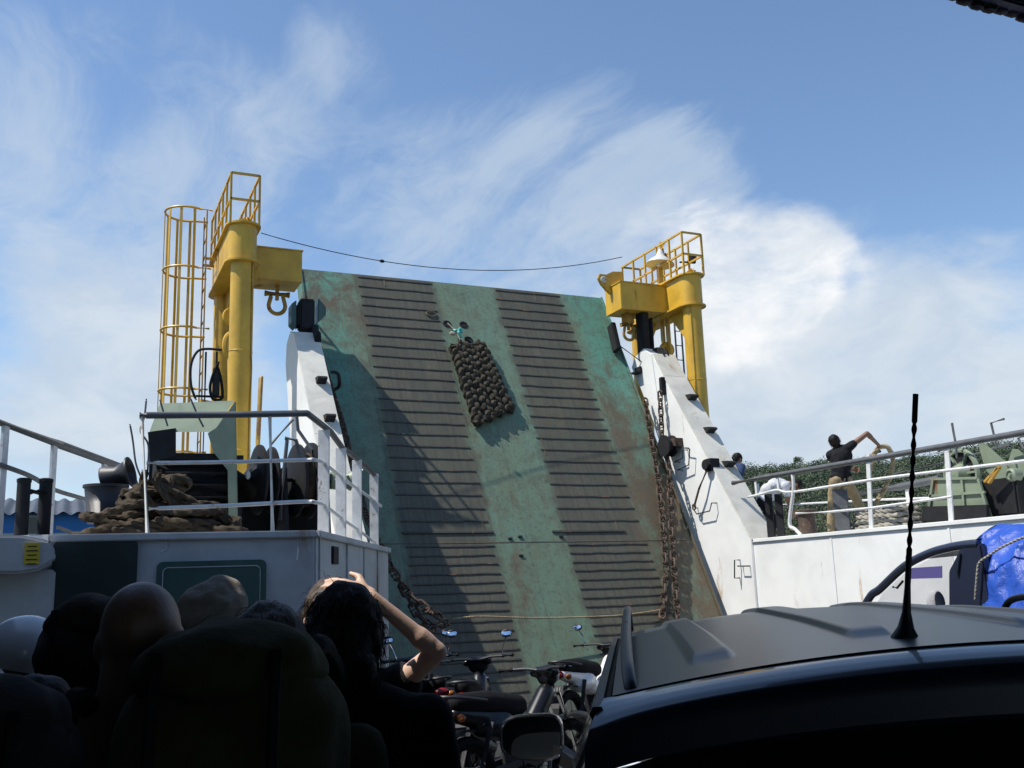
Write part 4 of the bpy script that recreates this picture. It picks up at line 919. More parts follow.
# canopy over winch motor
cn = thing('winch_motor', 'dark ribbed winch motor under a pale green steel canopy', 'winch', tuple(V((aty(195, 530, 11).x, 11, PZ))))
Yc = 10.9
A = aty(150, 432, Yc); B = aty(216, 437, Yc); C_ = aty(233, 402, Yc+.35); D_ = aty(160, 405, Yc+.35)
g = G(); g.prism([A, aty(214, 432, Yc), C_, D_], (0, .02, .02)); g.build('canopy_top', 'pale_green', cn, world=True)
g = G(); g.prism([aty(*q, Yc-.02) for q in ((208, 433), (216, 428), (235, 402), (236.5, 524), (229, 529), (228, 470), (214, 452))], (.0, .03, 0)); g.build('side_panel', 'pale_green', cn, world=True)
g = G(); g.prism([aty(148, 432, Yc), aty(176, 428, Yc), aty(176, 455, Yc), aty(150, 462, Yc)], (0, .03, 0)); g.build('shield', 'black_steel', cn, world=True)
g = G(); g.prism([aty(234, 402, Yc), aty(236, 522, Yc), aty(236, 522, Yc)+V((.05, .7, 0)), aty(234, 402, Yc)+V((.05, .7, 0))], (.02, 0, 0)); g.build('end_panel', 'pale_green', cn, world=True)
m0 = aty(194, 488, Yc+.5)
g = G(); g.box(m0+V((0, .06, -.02)), (.78, .5, .74)); g.cyl(m0+V((-.42, 0, 0)), m0+V((.40, 0, 0)), .34, n=26); mo = g.build('motor', 'black_steel', cn, world=True)
for k in range(18):
    a_ = 2*pi*k/18; g = G(); g.box(m0+V((0, .355*cos(a_), .355*sin(a_))), (.66, .014, .05), Euler((a_+pi/2, 0, 0)).to_matrix()); g.build('fin', 'black_steel', mo, world=True)
g = G(); g.box((m0.x, m0.y, (PZ+m0.z-.2)/2), (.95, .6, m0.z-.2-PZ)); g.build('bed', 'black_steel', cn, world=True, bevel=.01)
g = G(); g.box((m0.x, m0.y-.28, m0.z+.30), (.95, .05, .06)); g.build('crossbar', 'black_steel', cn, world=True)
for dx in (-.42, .40): g = G(); g.bar((m0.x+dx, m0.y+.3, PZ), (m0.x+dx, m0.y+.3, A.z+.1), .06, .06); g.build('post', 'black_steel', cn, world=True)
# winch drums
wd = thing('rope_winch', 'dark rope winch with two flanged drums on the left foredeck', 'winch', tuple(V((aty(280, 520, 11.8).x, 11.8, PZ))))
Yw = 11.6
ax = aty(280, 480, Yw); z = ax.z
xd = [aty(px, 480, Yw).x for px in (244, 258, 281, 296, 310, 322)]
g = G(); g.cyl((xd[0]-.15, Yw, z), (xd[5]+.1, Yw, z), .06, n=14); g.build('shaft', 'black_steel', wd, world=True)
for x, r, w in ((xd[1], .40, .05), (xd[1]+.14, .38, .04), (xd[3], .42, .05), (xd[4], .44, .05)):
    g = G(); g.lathe([(.05, -w/2), (r*.9, -w/2), (r, -w/2+.01), (r, w/2-.01), (r*.9, w/2), (.05, w/2)], (x, Yw, z), V((1, .1, 0)), 32); g.build('drum_flange', 'black_steel', wd, world=True)
g = G(); g.cyl((xd[3], Yw, z), (xd[4], Yw, z), .26, n=26); dr = g.build('drum', 'black_steel', wd, world=True)
g = G()
for k in range(5): x = xd[3]+.03+(xd[4]-xd[3]-.06)*k/4; g.tube([V((x, Yw+.29*cos(t*pi/14), z+.29*sin(t*pi/14))) for t in range(28)], .03, 6, closed=True)
g.build('wound_rope', 'rope', dr, world=True)
g = G(); g.cyl((xd[0]-.2, Yw+.25, z), (xd[0]+.20, Yw+.25, z), .36, n=24); g.box((ax.x, Yw+.5, z-.25), (1.3, .3, .62)); g.build('gear_case', 'black_steel', wd, world=True, bevel=.02)
for x in (xd[2], xd[5]): g = G(); g.prism([(x, Yw-.3, PZ), (x, Yw+.3, PZ), (x, Yw+.1, z+.14), (x, Yw-.1, z+.14)], (.05, 0, 0)); g.build('bearing_frame', 'pale_green' if x == xd[5] else 'black_steel', wd, world=True, bevel=.006)
g = G(); g.box((ax.x, Yw, PZ+.05), (1.3, .7, .10)); g.build('bed', 'pale_green', wd, world=True, bevel=.01)
g = G(); g.tube([aty(319, 500, Yw-.4), aty(312, 450, Yw-.4), aty(298, 430, Yw-.3), aty(296, 410, Yw-.3)], .02, 7); g.build('brake_lever', 'rail_dark', wd, world=True)
g = G(); g.tube([aty(280, 520, Yw-.45), aty(284, 470, Yw-.4), aty(287, 440, Yw-.4)], .022, 7); g.tube([aty(285, 438, Yw-.4), aty(296, 440, Yw-.4), aty(303, 462, Yw-.4)], .022, 7); g.build('brake_band', 'rail_dark', wd, world=True)
g = G(); g.lathe([(.04, 0), (.10, .02), (.11, .12), (.07, .18), (.12, .26)], (xd[5]+.08, Yw, z), V((1, 0, 0)), 20); g.build('warping_head', 'pale_green', wd, world=True)
p = aty(248, 475, Yw-.25); g = G(); g.ell(p, (.03, .03, .05), n=12, m=8); g.build('grease_cap', 'lamp_shade', wd, world=True)

# ================================================================== STARBOARD FITTINGS
w2 = thing('anchor_winch', 'pale green anchor winch with dark drum on the right foredeck', 'winch', tuple(V((atx(965, 515, 11.2).x, atx(965, 515, 11.2).y, SZ))))
XW = 11.2
def wx(px, py, X=XW): return atx(px, py, X)
g = G(); g.prism([wx(927, 522), wx(932, 479), wx(979, 478), wx(992, 518)], (.5, .35, 0)); hs_ = g.build('housing', 'pale_green', w2, world=True, bevel=.01)
for a, b in (((932, 479), (979, 478)), ((930, 496), (986, 492)), ((963, 480), (966, 516)), ((934, 480), (929, 518)), ((979, 478), (989, 512))):
    g = G(); g.bar(wx(*a)+V((-.015, 0, 0)), wx(*b)+V((-.015, 0, 0)), .035, .035); g.build('rib', 'pale_green', hs_, world=True)
g = G(); g.prism([wx(926, 507), wx(990, 505), wx(990, 522), wx(924, 522)], V((-.12, -.06, 0))); g.build('bed', 'black_steel', w2, world=True, bevel=.01)
c = wx(962, 474, 11.45); ax = V((1, -.15, 0)).normalized(); rW = .34
g = G(); g.lathe([(rW-.035, -.04), (rW, -.04), (rW+.02, 0), (rW, .04), (rW-.035, .04), (rW-.035, -.04)], c, ax, 34, caps=False); g.build('drum_rim', 'pale_green', w2, world=True)
g = G(); g.lathe([(.05, .0), (rW-.03, .0), (rW-.03, .03), (.05, .03)], c, ax, 30); g.build('drum_web', 'black_steel', w2, world=True)
for k in range(6): a_ = k*pi/3; u, w_ = frame(ax); q = u*cos(a_)+w_*sin(a_); g = G(); g.bar(c-ax*.012+q*.05, c-ax*.012+q*(rW-.03), .05, .03); g.build('spoke', 'pale_green', w2, world=True)
g = G(); g.lathe([(.03, -.16), (.10, -.14), (.13, -.06), (.17, .0)], c, ax, 20); g.build('hub', 'pale_green', w2, world=True)
g = G(); g.prism([wx(977, 440, 11.5), wx(981, 440, 11.5), wx(1006, 462, 11.5), wx(1012, 480, 11.5), wx(1012, 505, 11.5), wx(998, 505, 11.5), wx(995, 480, 11.5), wx(985, 470, 11.5)], (.05, .03, 0)); g.build('bearing_plate', 'pale_green', w2, world=True, bevel=.008)
g = G(); g.prism([wx(1012, 449, 11.6), wx(1018, 449, 11.6), wx(1040, 470, 11.6), wx(1044, 520, 11.6), wx(1010, 520, 11.6), wx(1006, 468, 11.6)], (.05, .03, 0)); g.build('bearing_plate', 'pale_green', w2, world=True, bevel=.008)
c2_ = wx(1010.5, 475, 11.35); g = G(); g.lathe([(.09, .12), (.09, 0), (.06, -.02), (.055, .0), (.025, .0), (.02, -.025)], c2_, ax, 20); g.build('bearing_cap', 'pale_green', w2, world=True)
g = G(); g.box(wx(1008, 498, 11.6), (.5, .7, .5)); g.build('gear_case', 'black_steel', w2, world=True, bevel=.03)
for a, b in (((999, 468), (989, 483)), ((1000, 466), (985, 482))): g = G(); g.bar(wx(*a), wx(*b), .05, .03); g.build('pawl', 'yellow_rusty', w2, world=True)
for pts in ([(952, 423), (955, 440), (957, 458)], [(1004, 419), (991, 423), (997, 448), (1010, 445)], [(1024, 436), (1018, 438), (1023, 448), (1032, 452)], [(938, 451), (960, 446), (985, 440)]):
    g = G(); g.tube([wx(p[0], p[1], 11.3) for p in pts], .017, 7); g.build('lever', 'rail_dark', w2, world=True)
# rope coils on the starboard deck
cl = thing('rope_coil', 'flat coil of pale mooring rope on the right foredeck beside the man', 'rope coil', tuple(wx(885, 524, 11.0)))
for (px, py, r, n) in ((878, 527, .34, 3), (898, 527, .36, 4)):
    c = atx(px, py, 11.1); g = G()
    for l in range(4):
        pts = []
        for k in range(n*16): t = 2*pi*k/16; rr = r*(1-.55*(k/(n*16)))*(1-.06*l); pts.append(V((c.x+rr*cos(t)*.9, c.y+rr*sin(t)*1.3, SZ+.05+.075*l+.015*sin(k*1.7+l))))
        rope_tube(g, catmull(pts, 2), .040, .03)
    g.build('coil', 'rope_white', cl, world=True)
bl = thing('bollard', 'low dark rusty mooring bollard on the right foredeck', 'bollard', tuple(V((atx(806, 525, 11.6).x, atx(806, 525, 11.6).y, SZ))))
p = atx(806, 511, 11.6); g = G(); g.lathe([(.17, SZ), (.15, SZ+.05), (.14, p.z-.06), (.19, p.z-.03), (.19, p.z+.01), (.12, p.z+.03)], (p.x, p.y, 0), n=20); g.build('post', 'chain_rust', bl, world=True)

# ================================================================== PEOPLE
STD = dict(hipL=(-.09, 0, .90), hipR=(.09, 0, .90), kneeL=(-.105, .015, .49), kneeR=(.105, .015, .49), ankL=(-.11, -.02, .085), ankR=(.11, -.02, .085),
           pelvis=(0, 0, .95), waist=(0, .005, 1.08), chest=(0, 0, 1.28), neck=(0, -.015, 1.46), head=(0, .02, 1.60),
           shL=(-.18, -.01, 1.405), shR=(.18, -.01, 1.405), elL=(-.235, -.03, 1.12), elR=(.235, -.03, 1.12), wrL=(-.235, .06, .88), wrR=(.235, .06, .88))
UPPER = ('waist', 'chest', 'neck', 'head', 'shL', 'shR', 'elL', 'elR', 'wrL', 'wrR')
def hand(g, w, d, n, side, curl=.5):
    d = d.normalized(); n = (n-d*n.dot(d)).normalized(); lat = d.cross(n)*side
    for off in (.026, .009, -.009, -.024): g.cap(w+d*.005+lat*off*.6, .014, w+d*.085+lat*off*1.1, .0125, 8)
    def bend(a): return d*cos(a)+n*sin(a)
    for off, L in ((.029, .068), (.010, .078), (-.010, .072), (-.028, .056)):
        b = w+d*.088+lat*off*1.1; m_ = b+(bend(curl*.7)+lat*off*1.5)*L*.52; e = m_+bend(curl*1.6)*L*.48
        g.cap(b, .0098, m_, .009, 7); g.cap(m_, .009, e, .0072, 7)
    b = w+d*.028+lat*.024; m_ = b+(d*.55+lat*.75+n*.25).normalized()*.042; e = m_+(d*.85+lat*.3+n*.35).normalized()*.032
    g.cap(b, .0135, m_, .0115, 7); g.cap(m_, .0115, e, .0085, 7)
def person(label, loc, heading, scale=1., J=None, lean=0., W=None, skin='skin', top=('cloth_black', .45), bottom=('cloth_jean', 1.), shoes='cloth_black', hair='hair', hairtype='short',
           headdir=None, voxel=.010, hands={}, group=None, build=1., arm=1.):
    t = thing('person', label, 'person', loc, radians(-heading), group=group, scale=scale)
    j = {k: V(v) for k, v in STD.items()}
    if lean:
        R_ = M.Rotation(-lean, 3, 'X')
        for k in UPPER: j[k] = R_ @ (j[k]-V((0, 0, .93)))+V((0, 0, .93))
    if J: j.update({k: V(v) for k, v in J.items()})
    if W:
        im = ROOTM[t.name].inverted(); j.update({k: im @ V(v) for k, v in W.items()})
        im3 = ROOTM[t.name].to_3x3().normalized().inverted(); hands = {k: dict(v, **{q: im3 @ V(v[q]) for q in ('d', 'n') if q in v}) for k, v in hands.items()}
    up = (j['neck']-j['chest']).normalized(); lat = (j['shR']-j['shL']).normalized(); fw = up.cross(lat).normalized()
    tr = M((lat, fw, up)).transposed()
    hup = (j['head']-j['neck']).normalized(); hf = V(headdir) if headdir else fw; hf = (hf-hup*hf.dot(hup)).normalized()
    hl = hf.cross(hup); hr = M((hl, hf, hup)).transposed()
    plat = (j['hipR']-j['hipL']).normalized(); pup = (j['waist']-j['pelvis']).normalized(); pf_ = pup.cross(plat); prm = M((plat, pf_, pup)).transposed()
    hc = j['head']
    def torso_prims(g, e):
        b = build
        g.ell(j['pelvis'], (.158*b+e, .115*b+e, .12+e), prm); g.ell(j['waist'], (.138*b+e, .105*b+e, .13+e), prm)
        g.ell(j['chest'], (.165*b+e, .115*b+e, .17+e), tr); g.ell((j['chest']+j['neck'])/2-up*.01, (.150*b+e, .09*b+e, .10+e), tr)
        g.cap(j['shL'], .056*b+e, j['shR'], .056*b+e); g.cap(j['pelvis'], .12*b+e, j['chest'], .12*b+e)
        g.cap(j['neck']+up*.0, .06+e*.5, j['shL'], .045*b+e); g.cap(j['neck']+up*.0, .06+e*.5, j['shR'], .045*b+e)
    g = G(); torso_prims(g, 0)
    for s in 'LR':
        g.cap(j['hip'+s], .088*build, j['knee'+s], .056); g.cap(j['knee'+s], .056, j['ank'+s], .038)
        mid = j['knee'+s].lerp(j['ank'+s], .3); g.ell(mid-V((0, .012, 0)), (.05, .055, .11))
        g.cap(j['ank'+s]+V((0, -.03, -.04)), .038, j['ank'+s]+V((0, .14, -.05)), .032)
        g.cap(j['sh'+s], .053*build*arm, j['el'+s], .040*arm); g.cap(j['el'+s], .040*arm, j['wr'+s], .026*arm)
        m3_ = j['el'+s].lerp(j['wr'+s], .28); g.cap(j['el'+s].lerp(j['wr'+s], .12), .041*arm, m3_, .042*arm)
        hd = hands.get(s, {}); d = hd.get('d', j['wr'+s]-j['el'+s]); n = hd.get('n', V((-1 if s == 'R' else 1, 0, 0)))
        hand(g, j['wr'+s], V(d), V(n), 1 if s == 'R' else -1, hd.get('curl', .5))
    g.cap(j['neck']-up*.05, .066*build**3, hc-hup*.04, .056*build**3)
    g.ell(hc+hup*.018-hf*.012, (.076, .094, .092), hr, 20, 14); g.ell(hc-hup*.045+hf*.028, (.060, .062, .078), hr)
    g.cap(hc-hup*.10+hf*.055, .022, hc-hup*.095+hf*.06, .022); g.cap(hc+hup*.01+hf*.086, .010, hc-hup*.03+hf*.104, .015, 8)
    g.cap(hc-hup*.062+hf*.085-hl*.018, .008, hc-hup*.062+hf*.085+hl*.018, .008, 7)
    for s in (-1, 1):
        g.ell(hc+hl*(s*.078)-hup*.012-hf*.005, (.010, .022, .032), hr, 10, 6); g.cap(hc+hl*(s*.015)+hup*.03+hf*.084, .010, hc+hl*(s*.05)+hup*.03+hf*.07, .009, 7)
    blobpart(g, 'body', skin, t, voxel, 4)
    for s in (-1, 1): g = G(); g.ell(hc+hl*(s*.032)+hup*.006+hf*.083, (.013, .008, .009), hr, 10, 6); g.build('eye', 'hair', t)
    g = G(); sl_ = top[1]
    if sl_ > 0: torso_prims(g, .016)
    else:
        g.ell(j['pelvis'], (.172*build, .13*build, .135), prm); g.ell(j['waist'], (.152*build, .12*build, .145), prm); g.ell(j['chest']-up*.03, (.176*build, .128*build, .15), tr)
        for q in (-1, 1): g.cap(j['chest']+lat*q*.10*build-fw*.075+up*.05, .035, j['neck']+lat*q*.085-up*.035-fw*.02, .034); g.cap(j['chest']+lat*q*.10*build+fw*.075+up*.05, .035, j['neck']+lat*q*.085-up*.035+fw*.03, .034)
    for s in 'LR':
        if sl_ > 0:
            if sl_ <= 1: g.cap(j['sh'+s], .056*build+.018, j['sh'+s].lerp(j['el'+s], sl_), .043+.022)
            else: g.cap(j['sh'+s], .056*build+.018, j['el'+s], .06); g.cap(j['el'+s], .06, j['el'+s].lerp(j['wr'+s], sl_-1), .042)
    me = blobpart(g, 'shirt', top[0], t, .013, 3, .010, 9)
    g = G(); g.ell(j['pelvis']-pup*.02, (.168*build, .125*build, .12), prm)
    for s in 'LR':
        g.cap(j['hip'+s], .100*build, j['knee'+s], .074); g.ell(j['hip'+s]-pf_*.03, (.088, .105, .115), prm)
        if bottom[1] > .6: g.cap(j['knee'+s], .074, j['ank'+s]+V((0, 0, .0)), .062)
    blobpart(g, 'trousers', bottom[0], t, .014, 3, .012, 8)
    for s in 'LR':
        g = G(); a_ = j['ank'+s]; fd_ = V((0, 1, 0)); g.cap(a_+V((0, -.035, -.045)), .044, a_+V((0, .06, -.045)), .045); g.cap(a_+V((0, .06, -.05)), .044, a_+V((0, .17, -.055)), .034); g.box(a_+V((0, .06, -.076)), (.085, .27, .02))
        blobpart(g, 'shoe', shoes, t, .012, 2)
    if hairtype != 'bald':
        g = G()
        g.ell(hc+hup*.032-hf*.022, (.084, .098, .090), hr, 20, 14)
        g.ell(hc-hup*.02-hf*.055, (.074, .055, .085), hr)
        if hairtype == 'bun':
            g.ell(hc-hup*.015-hf*.035, (.092, .085, .105), hr); g.ell(hc-hup*.10-hf*.10+hl*.03, (.062, .058, .062), hr); g.ell(hc-hup*.05-hf*.09, (.075, .055, .08), hr)
        if hairtype == 'long':
            g.ell(hc-hup*.03-hf*.04, (.098, .085, .12), hr); g.cap(hc-hup*.05-hf*.07, .07, hc-hup*.26-hf*.075, .045)
        ho = blobpart(g, 'hair', hair, t, .010, 2, .010, 28)
        random.seed(len(label)); g = G(); vsx = ho.data.vertices
        for k in range(2200 if hairtype in ('bun', 'long') else 500):
            v = vsx[random.randrange(len(vsx))]; nn = v.normal
            d = (nn*random.uniform(.02, .28)-hup*random.uniform(.3, 1.)-hf*random.uniform(0, .4)+V((random.gauss(0, .16), random.gauss(0, .16), random.gauss(0, .16)))).normalized()
            L = random.uniform(.02, .06); q = v.co-nn*.003; m_ = q+d*L*.5+nn*.004; e = q+d*L-hup*L*.25
            g.tube([q, m_, e], [.0011, .0009, .0003], 3)
        g.build('loose_strands', hair, ho, fix=False)
    return t, j, dict(hc=hc, hup=hup, hf=hf, hl=hl, hr=hr)
def backpack(label, loc, heading, w, d, h, mat, lid, group='backpacks in the crowd', straps=True):
    t = thing('backpack', label, 'backpack', loc, radians(-heading), group=group)
    g = G(); n = 12
    rows = [(.0, .82), (.06, .97), (.35, 1.04), (.7, 1.0), (.86, .93), (.99, .70)]
    def ring(z, s, e=2.8):
        return [V((w/2*s*math.copysign(abs(cos(a_))**(2/e), cos(a_)), d/2*s*math.copysign(abs(sin(a_))**(2/e), sin(a_)), z*h)) for a_ in [2*pi*k/28 for k in range(28)]]
    vs = []
    for z, s in rows: vs += ring(z, s)
    fs = [tuple(reversed(range(28))), tuple(range(28*5, 28*6))]+[(i*28+k, i*28+(k+1) % 28, (i+1)*28+(k+1) % 28, (i+1)*28+k) for i in range(5) for k in range(28)]
    g.add(vs, fs); blobpart(g, 'sack', mat, t, .014, 6, .05, 5.5)
    g = G(); g.ell((0, -.01, h*.98), (w*.43, d*.46, h*.12)); g.ell((0, -.02, h*.94), (w*.455, d*.49, h*.08)); g.ell((w*.12, -.04, h*1.0), (w*.28, d*.40, h*.10), Euler((0, .15, .3)).to_matrix()); blobpart(g, 'lid', lid, t, .013, 4, .04, 6.5)
    g = G(); g.ell((0, -d*.52, h*.38), (w*.34, d*.16, h*.26)); blobpart(g, 'front_pocket', mat, t, .013, 4, .012, 9)
    for s in (-1, 1):
        g = G(); g.ell((s*w*.50, 0, h*.30), (w*.10, d*.30, h*.22)); blobpart(g, 'side_pocket', mat, t, .013, 4, .012, 9)
        if not straps: continue
        g = G(); g.tube(catmull([V((s*w*.26, d*.45, h*.9)), V((s*w*.32, d*.62, h*1.0)), V((s*w*.36, d*.62+.20, h*.82)), V((s*w*.36, d*.60+.14, h*.42)), V((s*w*.30, d*.45, h*.18))], 6), .022, 8); g.build('shoulder_strap', 'cloth_black', t)
        g = G(); g.tube(catmull([V((s*w*.25, -d*.50, h*1.02)), V((s*w*.25, -d*.60, h*.80)), V((s*w*.25, -d*.58, h*.55)), V((s*w*.25, -d*.50, h*.12))], 5), .010, 5); g.build('compression_strap', 'cloth_black', t)
    g = G(); g.tube(catmull([V((-.05, d*.44, h*.88)), V((-.03, d*.52, h*.95)), V((.03, d*.52, h*.95)), V((.05, d*.44, h*.88))], 5), .008, 6); g.build('haul_loop', 'cloth_black', t)
    return t
HD = 20
def ground(p): return (p.x, p.y, 0)
# bald man in a vest
p = atd(139, 640, 1.93)
_, jj, hh = person('bald man in a dark vest seen from behind among the crowd', ground(p), HD-4, .985, top=('cloth_char', 0), bottom=('cloth_jean', 1), hairtype='bald', voxel=.008, build=1.08, skin='skin_bald')
# olive backpack with its wearer
p = atd(238, 700, 1.72); dv = V((sin(radians(HD)), cos(radians(HD)), 0))
backpack('large olive-green hiking backpack filling the lower left foreground', (p.x-dv.x*.02, p.y-dv.y*.02, .965), HD, .37, .30, .59, 'cloth_olive', 'cloth_olive')
person('person hidden behind the large olive backpack they carry', (p.x+dv.x*.29, p.y+dv.y*.29, 0), HD, .95, top=('cloth_olive', .5), bottom=('cloth_khaki', 1), hair='hair_brown')
# dark-haired woman
p = atd(345, 637, 2.25)
person('woman with dark hair tied in a loose bun in front of the arm-raising woman', ground(p), HD+6, .972, top=('cloth_black', .4), bottom=('cloth_black', 1), hairtype='bun', hair='hair')
# woman shading her eyes with a raised arm, turned towards the camera
p = atd(333, 603, 2.97)
person('woman in dark shirt shading her eyes with a raised sunlit arm', ground(p), 196, .985, top=('cloth_black', .30), bottom=('cloth_jean', 1), hairtype='long', hair='hair_brown',
       W=dict(shL=atd(386, 696, 2.97), elL=atd(437, 652, 2.90), wrL=atd(372, 597, 2.88)), hands=dict(L=dict(d=-CR*.97+CU*.18, n=CF*.8-CU*.5, curl=.42)), voxel=.006, arm=.76)
og = thing('neck_lanyard', 'orange patterned strap hanging on the chest of the arm-raising woman', 'strap', tuple(atd(360, 740, 2.80)))
g = G(); a_, b_ = atd(368, 690, 2.80), atd(358, 735, 2.80); g.bar(a_, b_, .040, .006, CF*-1); g.bar(b_, b_+(b_-a_).normalized()*.12+CR*-.01, .040, .006, CF*-1); g.build('strap', 'cloth_orange', og, world=True)
g = G(); g.bar(atd(382, 690, 2.80), atd(382, 703, 2.80), .008, .008); g.build('clip', 'chrome', og, world=True)
q = atd(420, 768, 2.78); backpack('charcoal daypack hanging at the side of the arm-raising woman', (q.x, q.y, .93), HD+25, .17, .16, .40, 'cloth_char', 'cloth_char', straps=False)
# headscarf person
p = atd(214, 604, 2.6)
t, j, h = person('person with a beige scarf wrapped over the head near the green hatch', ground(p), HD, .988, top=('cloth_beige', 1.8), bottom=('cloth_brown', 1), hairtype='bald')
g = G(); hc = h['hc']; g.ell(hc+h['hup']*.012-h['hf']*.012, (.098, .115, .112), h['hr'], 20, 14); g.ell(hc-h['hup']*.10-h['hf']*.03, (.10, .095, .10), h['hr']); g.cap(j['neck']+V((-.1, 0, -.03)), .06, j['neck']+V((.1, 0, -.03)), .06)
blobpart(g, 'head_scarf', 'cloth_beige', t, .010, 3, .030, 11)
# dark backpack left of the bald man and wearer
p = atd(92, 640, 2.75)
backpack('dark bulky backpack left of the bald man', (p.x, p.y, 1.10), HD-5, .27, .24, .52, 'cloth_char', 'cloth_brown')
person('person carrying the dark bulky backpack left of the bald man', (p.x+dv.x*.27-.02, p.y+dv.y*.27, 0), HD-5, .93, top=('cloth_navy', .5), bottom=('cloth_black', 1))
# helmeted rider
p = atd(22, 655, 3.35)
t, j, h = person('rider wearing a white open-face helmet at the left edge', ground(p), HD+55, .918, top=('cloth_black', 1.9), bottom=('cloth_jean', 1), hairtype='bald', headdir=(.2, .9, -.05), skin='skin_dark')
hc = h['hc']; g = G(); ns, ms = 30, 16; vs = []; hr = h['hr']
for lay, rr in ((0, 1.0), (1, .90)):
    for i in range(ms+1):
        ph = radians(88-i*(118/ms))
        for k in range(ns):
            a_ = 2*pi*k/ns; cut = 1.
            q = V((.128*cos(ph)*cos(a_), .145*cos(ph)*sin(a_), .135*sin(ph)))*rr
            if q.y > .07 and q.z < .03: q.y = .07+(q.y-.07)*.05; q.z = max(q.z, .03) if abs(q.x) < .075 else q.z
            vs.append(hc+hr @ (q+V((0, -.012, .02))))
fs = []
for lay in (0, 1):
    o_ = lay*(ms+1)*ns
    for i in range(ms):
        for k in range(ns): fs.append((o_+i*ns+k, o_+i*ns+(k+1) % ns, o_+(i+1)*ns+(k+1) % ns, o_+(i+1)*ns+k))
o2 = (ms+1)*ns
for k in range(ns): fs.append((ms*ns+k, ms*ns+(k+1) % ns, o2+ms*ns+(k+1) % ns, o2+ms*ns+k))
g.add(vs, fs); g.build('helmet', 'helmet_white', t, ang=50)
g = G(); g.tube(catmull([hc+h['hl']*s*.09-h['hup']*.02+h['hf']*(.02) for s in (-1,)]+[hc-h['hup']*.135+h['hf']*.03]+[hc+h['hl']*.09-h['hup']*.02+h['hf']*.02], 6), .009, 6); g.build('chin_strap', 'cloth_black', t)
# shoulder and pack at the lower left corner
p = atd(8, 745, 1.62)
backpack('black rucksack in the bottom left corner', (p.x-.03, p.y, .88), HD-6, .30, .26, .60, 'cloth_char', 'cloth_char')
person('person in dark clothes in front of the corner rucksack', (p.x-.06+dv.x*.28, p.y+dv.y*.28, 0), HD-6, .88, top=('cloth_char', 1.8), bottom=('cloth_black', 1))

# ---- crew on the starboard foredeck
dp = 15.5
W = {k: atd(px, py, dp+o) for k, (px, py, o) in dict(pelvis=(841, 477, 0), hipL=(835.5, 481, 0), hipR=(846.5, 481, 0), waist=(841, 468, .02), chest=(841, 457, .06), neck=(838.5, 449, .10), head=(835, 442, .14),
     shL=(830.5, 455, .12), shR=(848, 448, .02), elR=(867, 433.5, .05), wrR=(879, 445.5, .12), elL=(836, 468, .3), wrL=(852, 470, .42),
     kneeL=(832, 506, .05), ankL=(831, 530, 0), kneeR=(857.5, 501, .1), ankR=(868, 524, .05)).items()}
bs = atd(846, 534, dp); hdg = 55
t, j, h = person('deckhand in black shirt and khaki trousers hauling a rope on the right', (bs.x, bs.y, SZ), hdg, 1.0, W=W, skin='skin_dark', top=('cloth_black', .28), bottom=('cloth_khaki', 1), hair='hair', hands=dict(R=dict(d=V((.3, .6, -.7)), n=V((0, -.5, -1)), curl=1.3), L=dict(curl=1.2)), voxel=.010)
g = G(); q = j['hipR']+V((0, -.13, .02)); g.box(q, (.10, .012, .09)); g.build('back_pocket', 'cloth_black', t)
rpz = thing('hauled_rope', 'loop of thick tan rope held up by the deckhand in black', 'rope', tuple(atd(866, 505, dp+.2)))
g = G(); rope_tube(g, catmull([atd(px, py, dp+.15) for px, py in ((869, 476), (871, 465), (873, 456), (880, 447), (888, 448), (893, 458), (891, 472), (884, 490), (876, 503), (866, 520), (860, 528))], 6), .042, .03); g.build('strand', 'rope_light', rpz, world=True)
dp = 18.3
W = {k: atd(px, py, dp+o) for k, (px, py, o) in dict(pelvis=(764, 499, 0), hipL=(763, 502, .12), hipR=(764, 502, -.08), waist=(767, 491, 0), chest=(777, 485, 0), neck=(788, 484.5, 0), head=(796, 485, 0),
     shL=(785, 486, .19), shR=(785, 486, -.17), elR=(788, 500, -.2), wrR=(792, 511, -.15), elL=(789, 500, .2), wrL=(794, 512, .15), kneeL=(773, 521, .12), kneeR=(774, 521, -.12), ankL=(768, 541, .12), ankR=(770, 541, -.14)).items()}
bs = atd(770, 545, dp)
person('crewman in pale grey shirt bending over behind the right railing', (bs.x, bs.y, SZ), 120, 1.0, W=W, skin='skin_dark', top=('cloth_grey', .6), bottom=('cloth_black', 1), hair='hair', build=1.05)
bs = atd(733, 545, 17.6)
person('crewman in dark blue shirt half hidden behind the right white beam', (bs.x, bs.y, SZ), 80, .97, lean=.42, skin='skin_dark', top=('cloth_blue', .6), bottom=('cloth_jean', 1), hair='hair')

# ================================================================== CAR
TH = radians(30.5)
cx_, cy_ = 1.223+.06*cos(TH), 1.046-.06*sin(TH)
car = thing('parked_car', 'dark blue-black car with ribbed roof and whip aerial in the right foreground', 'car', (cx_, cy_, 0), -TH)
RW = .62
def roofz(x, y):
    z = 1.505+.064*(1-(x/RW)**2)
    if y < .9: z -= .014*((.9-y)/.9)**2
    if y > 1.3: z -= .055*((y-1.3)/1.0)**2
    for rx in (-.46, -.20, .08, .34):
        e = min(1., max(0., (.038-abs(x-rx))/.012))
        sm = e*e*(3-2*e)*.012
        a_ = min(1., max(0., (y-.16-.10*(rx+.46))/.07)); b_ = min(1., max(0., (2.0-y)/.1)); z += sm*a_*a_*(3-2*a_)*b_
    return z
NX, NY = 281, 80
g = G(); g.grid(NX, NY, lambda u, v: V((-RW+2*RW*u, .006+2.2*v, roofz(-RW+2*RW*u, .006+2.2*v)))); g.build('roof', 'car_roof', car, ang=60, fix=False)
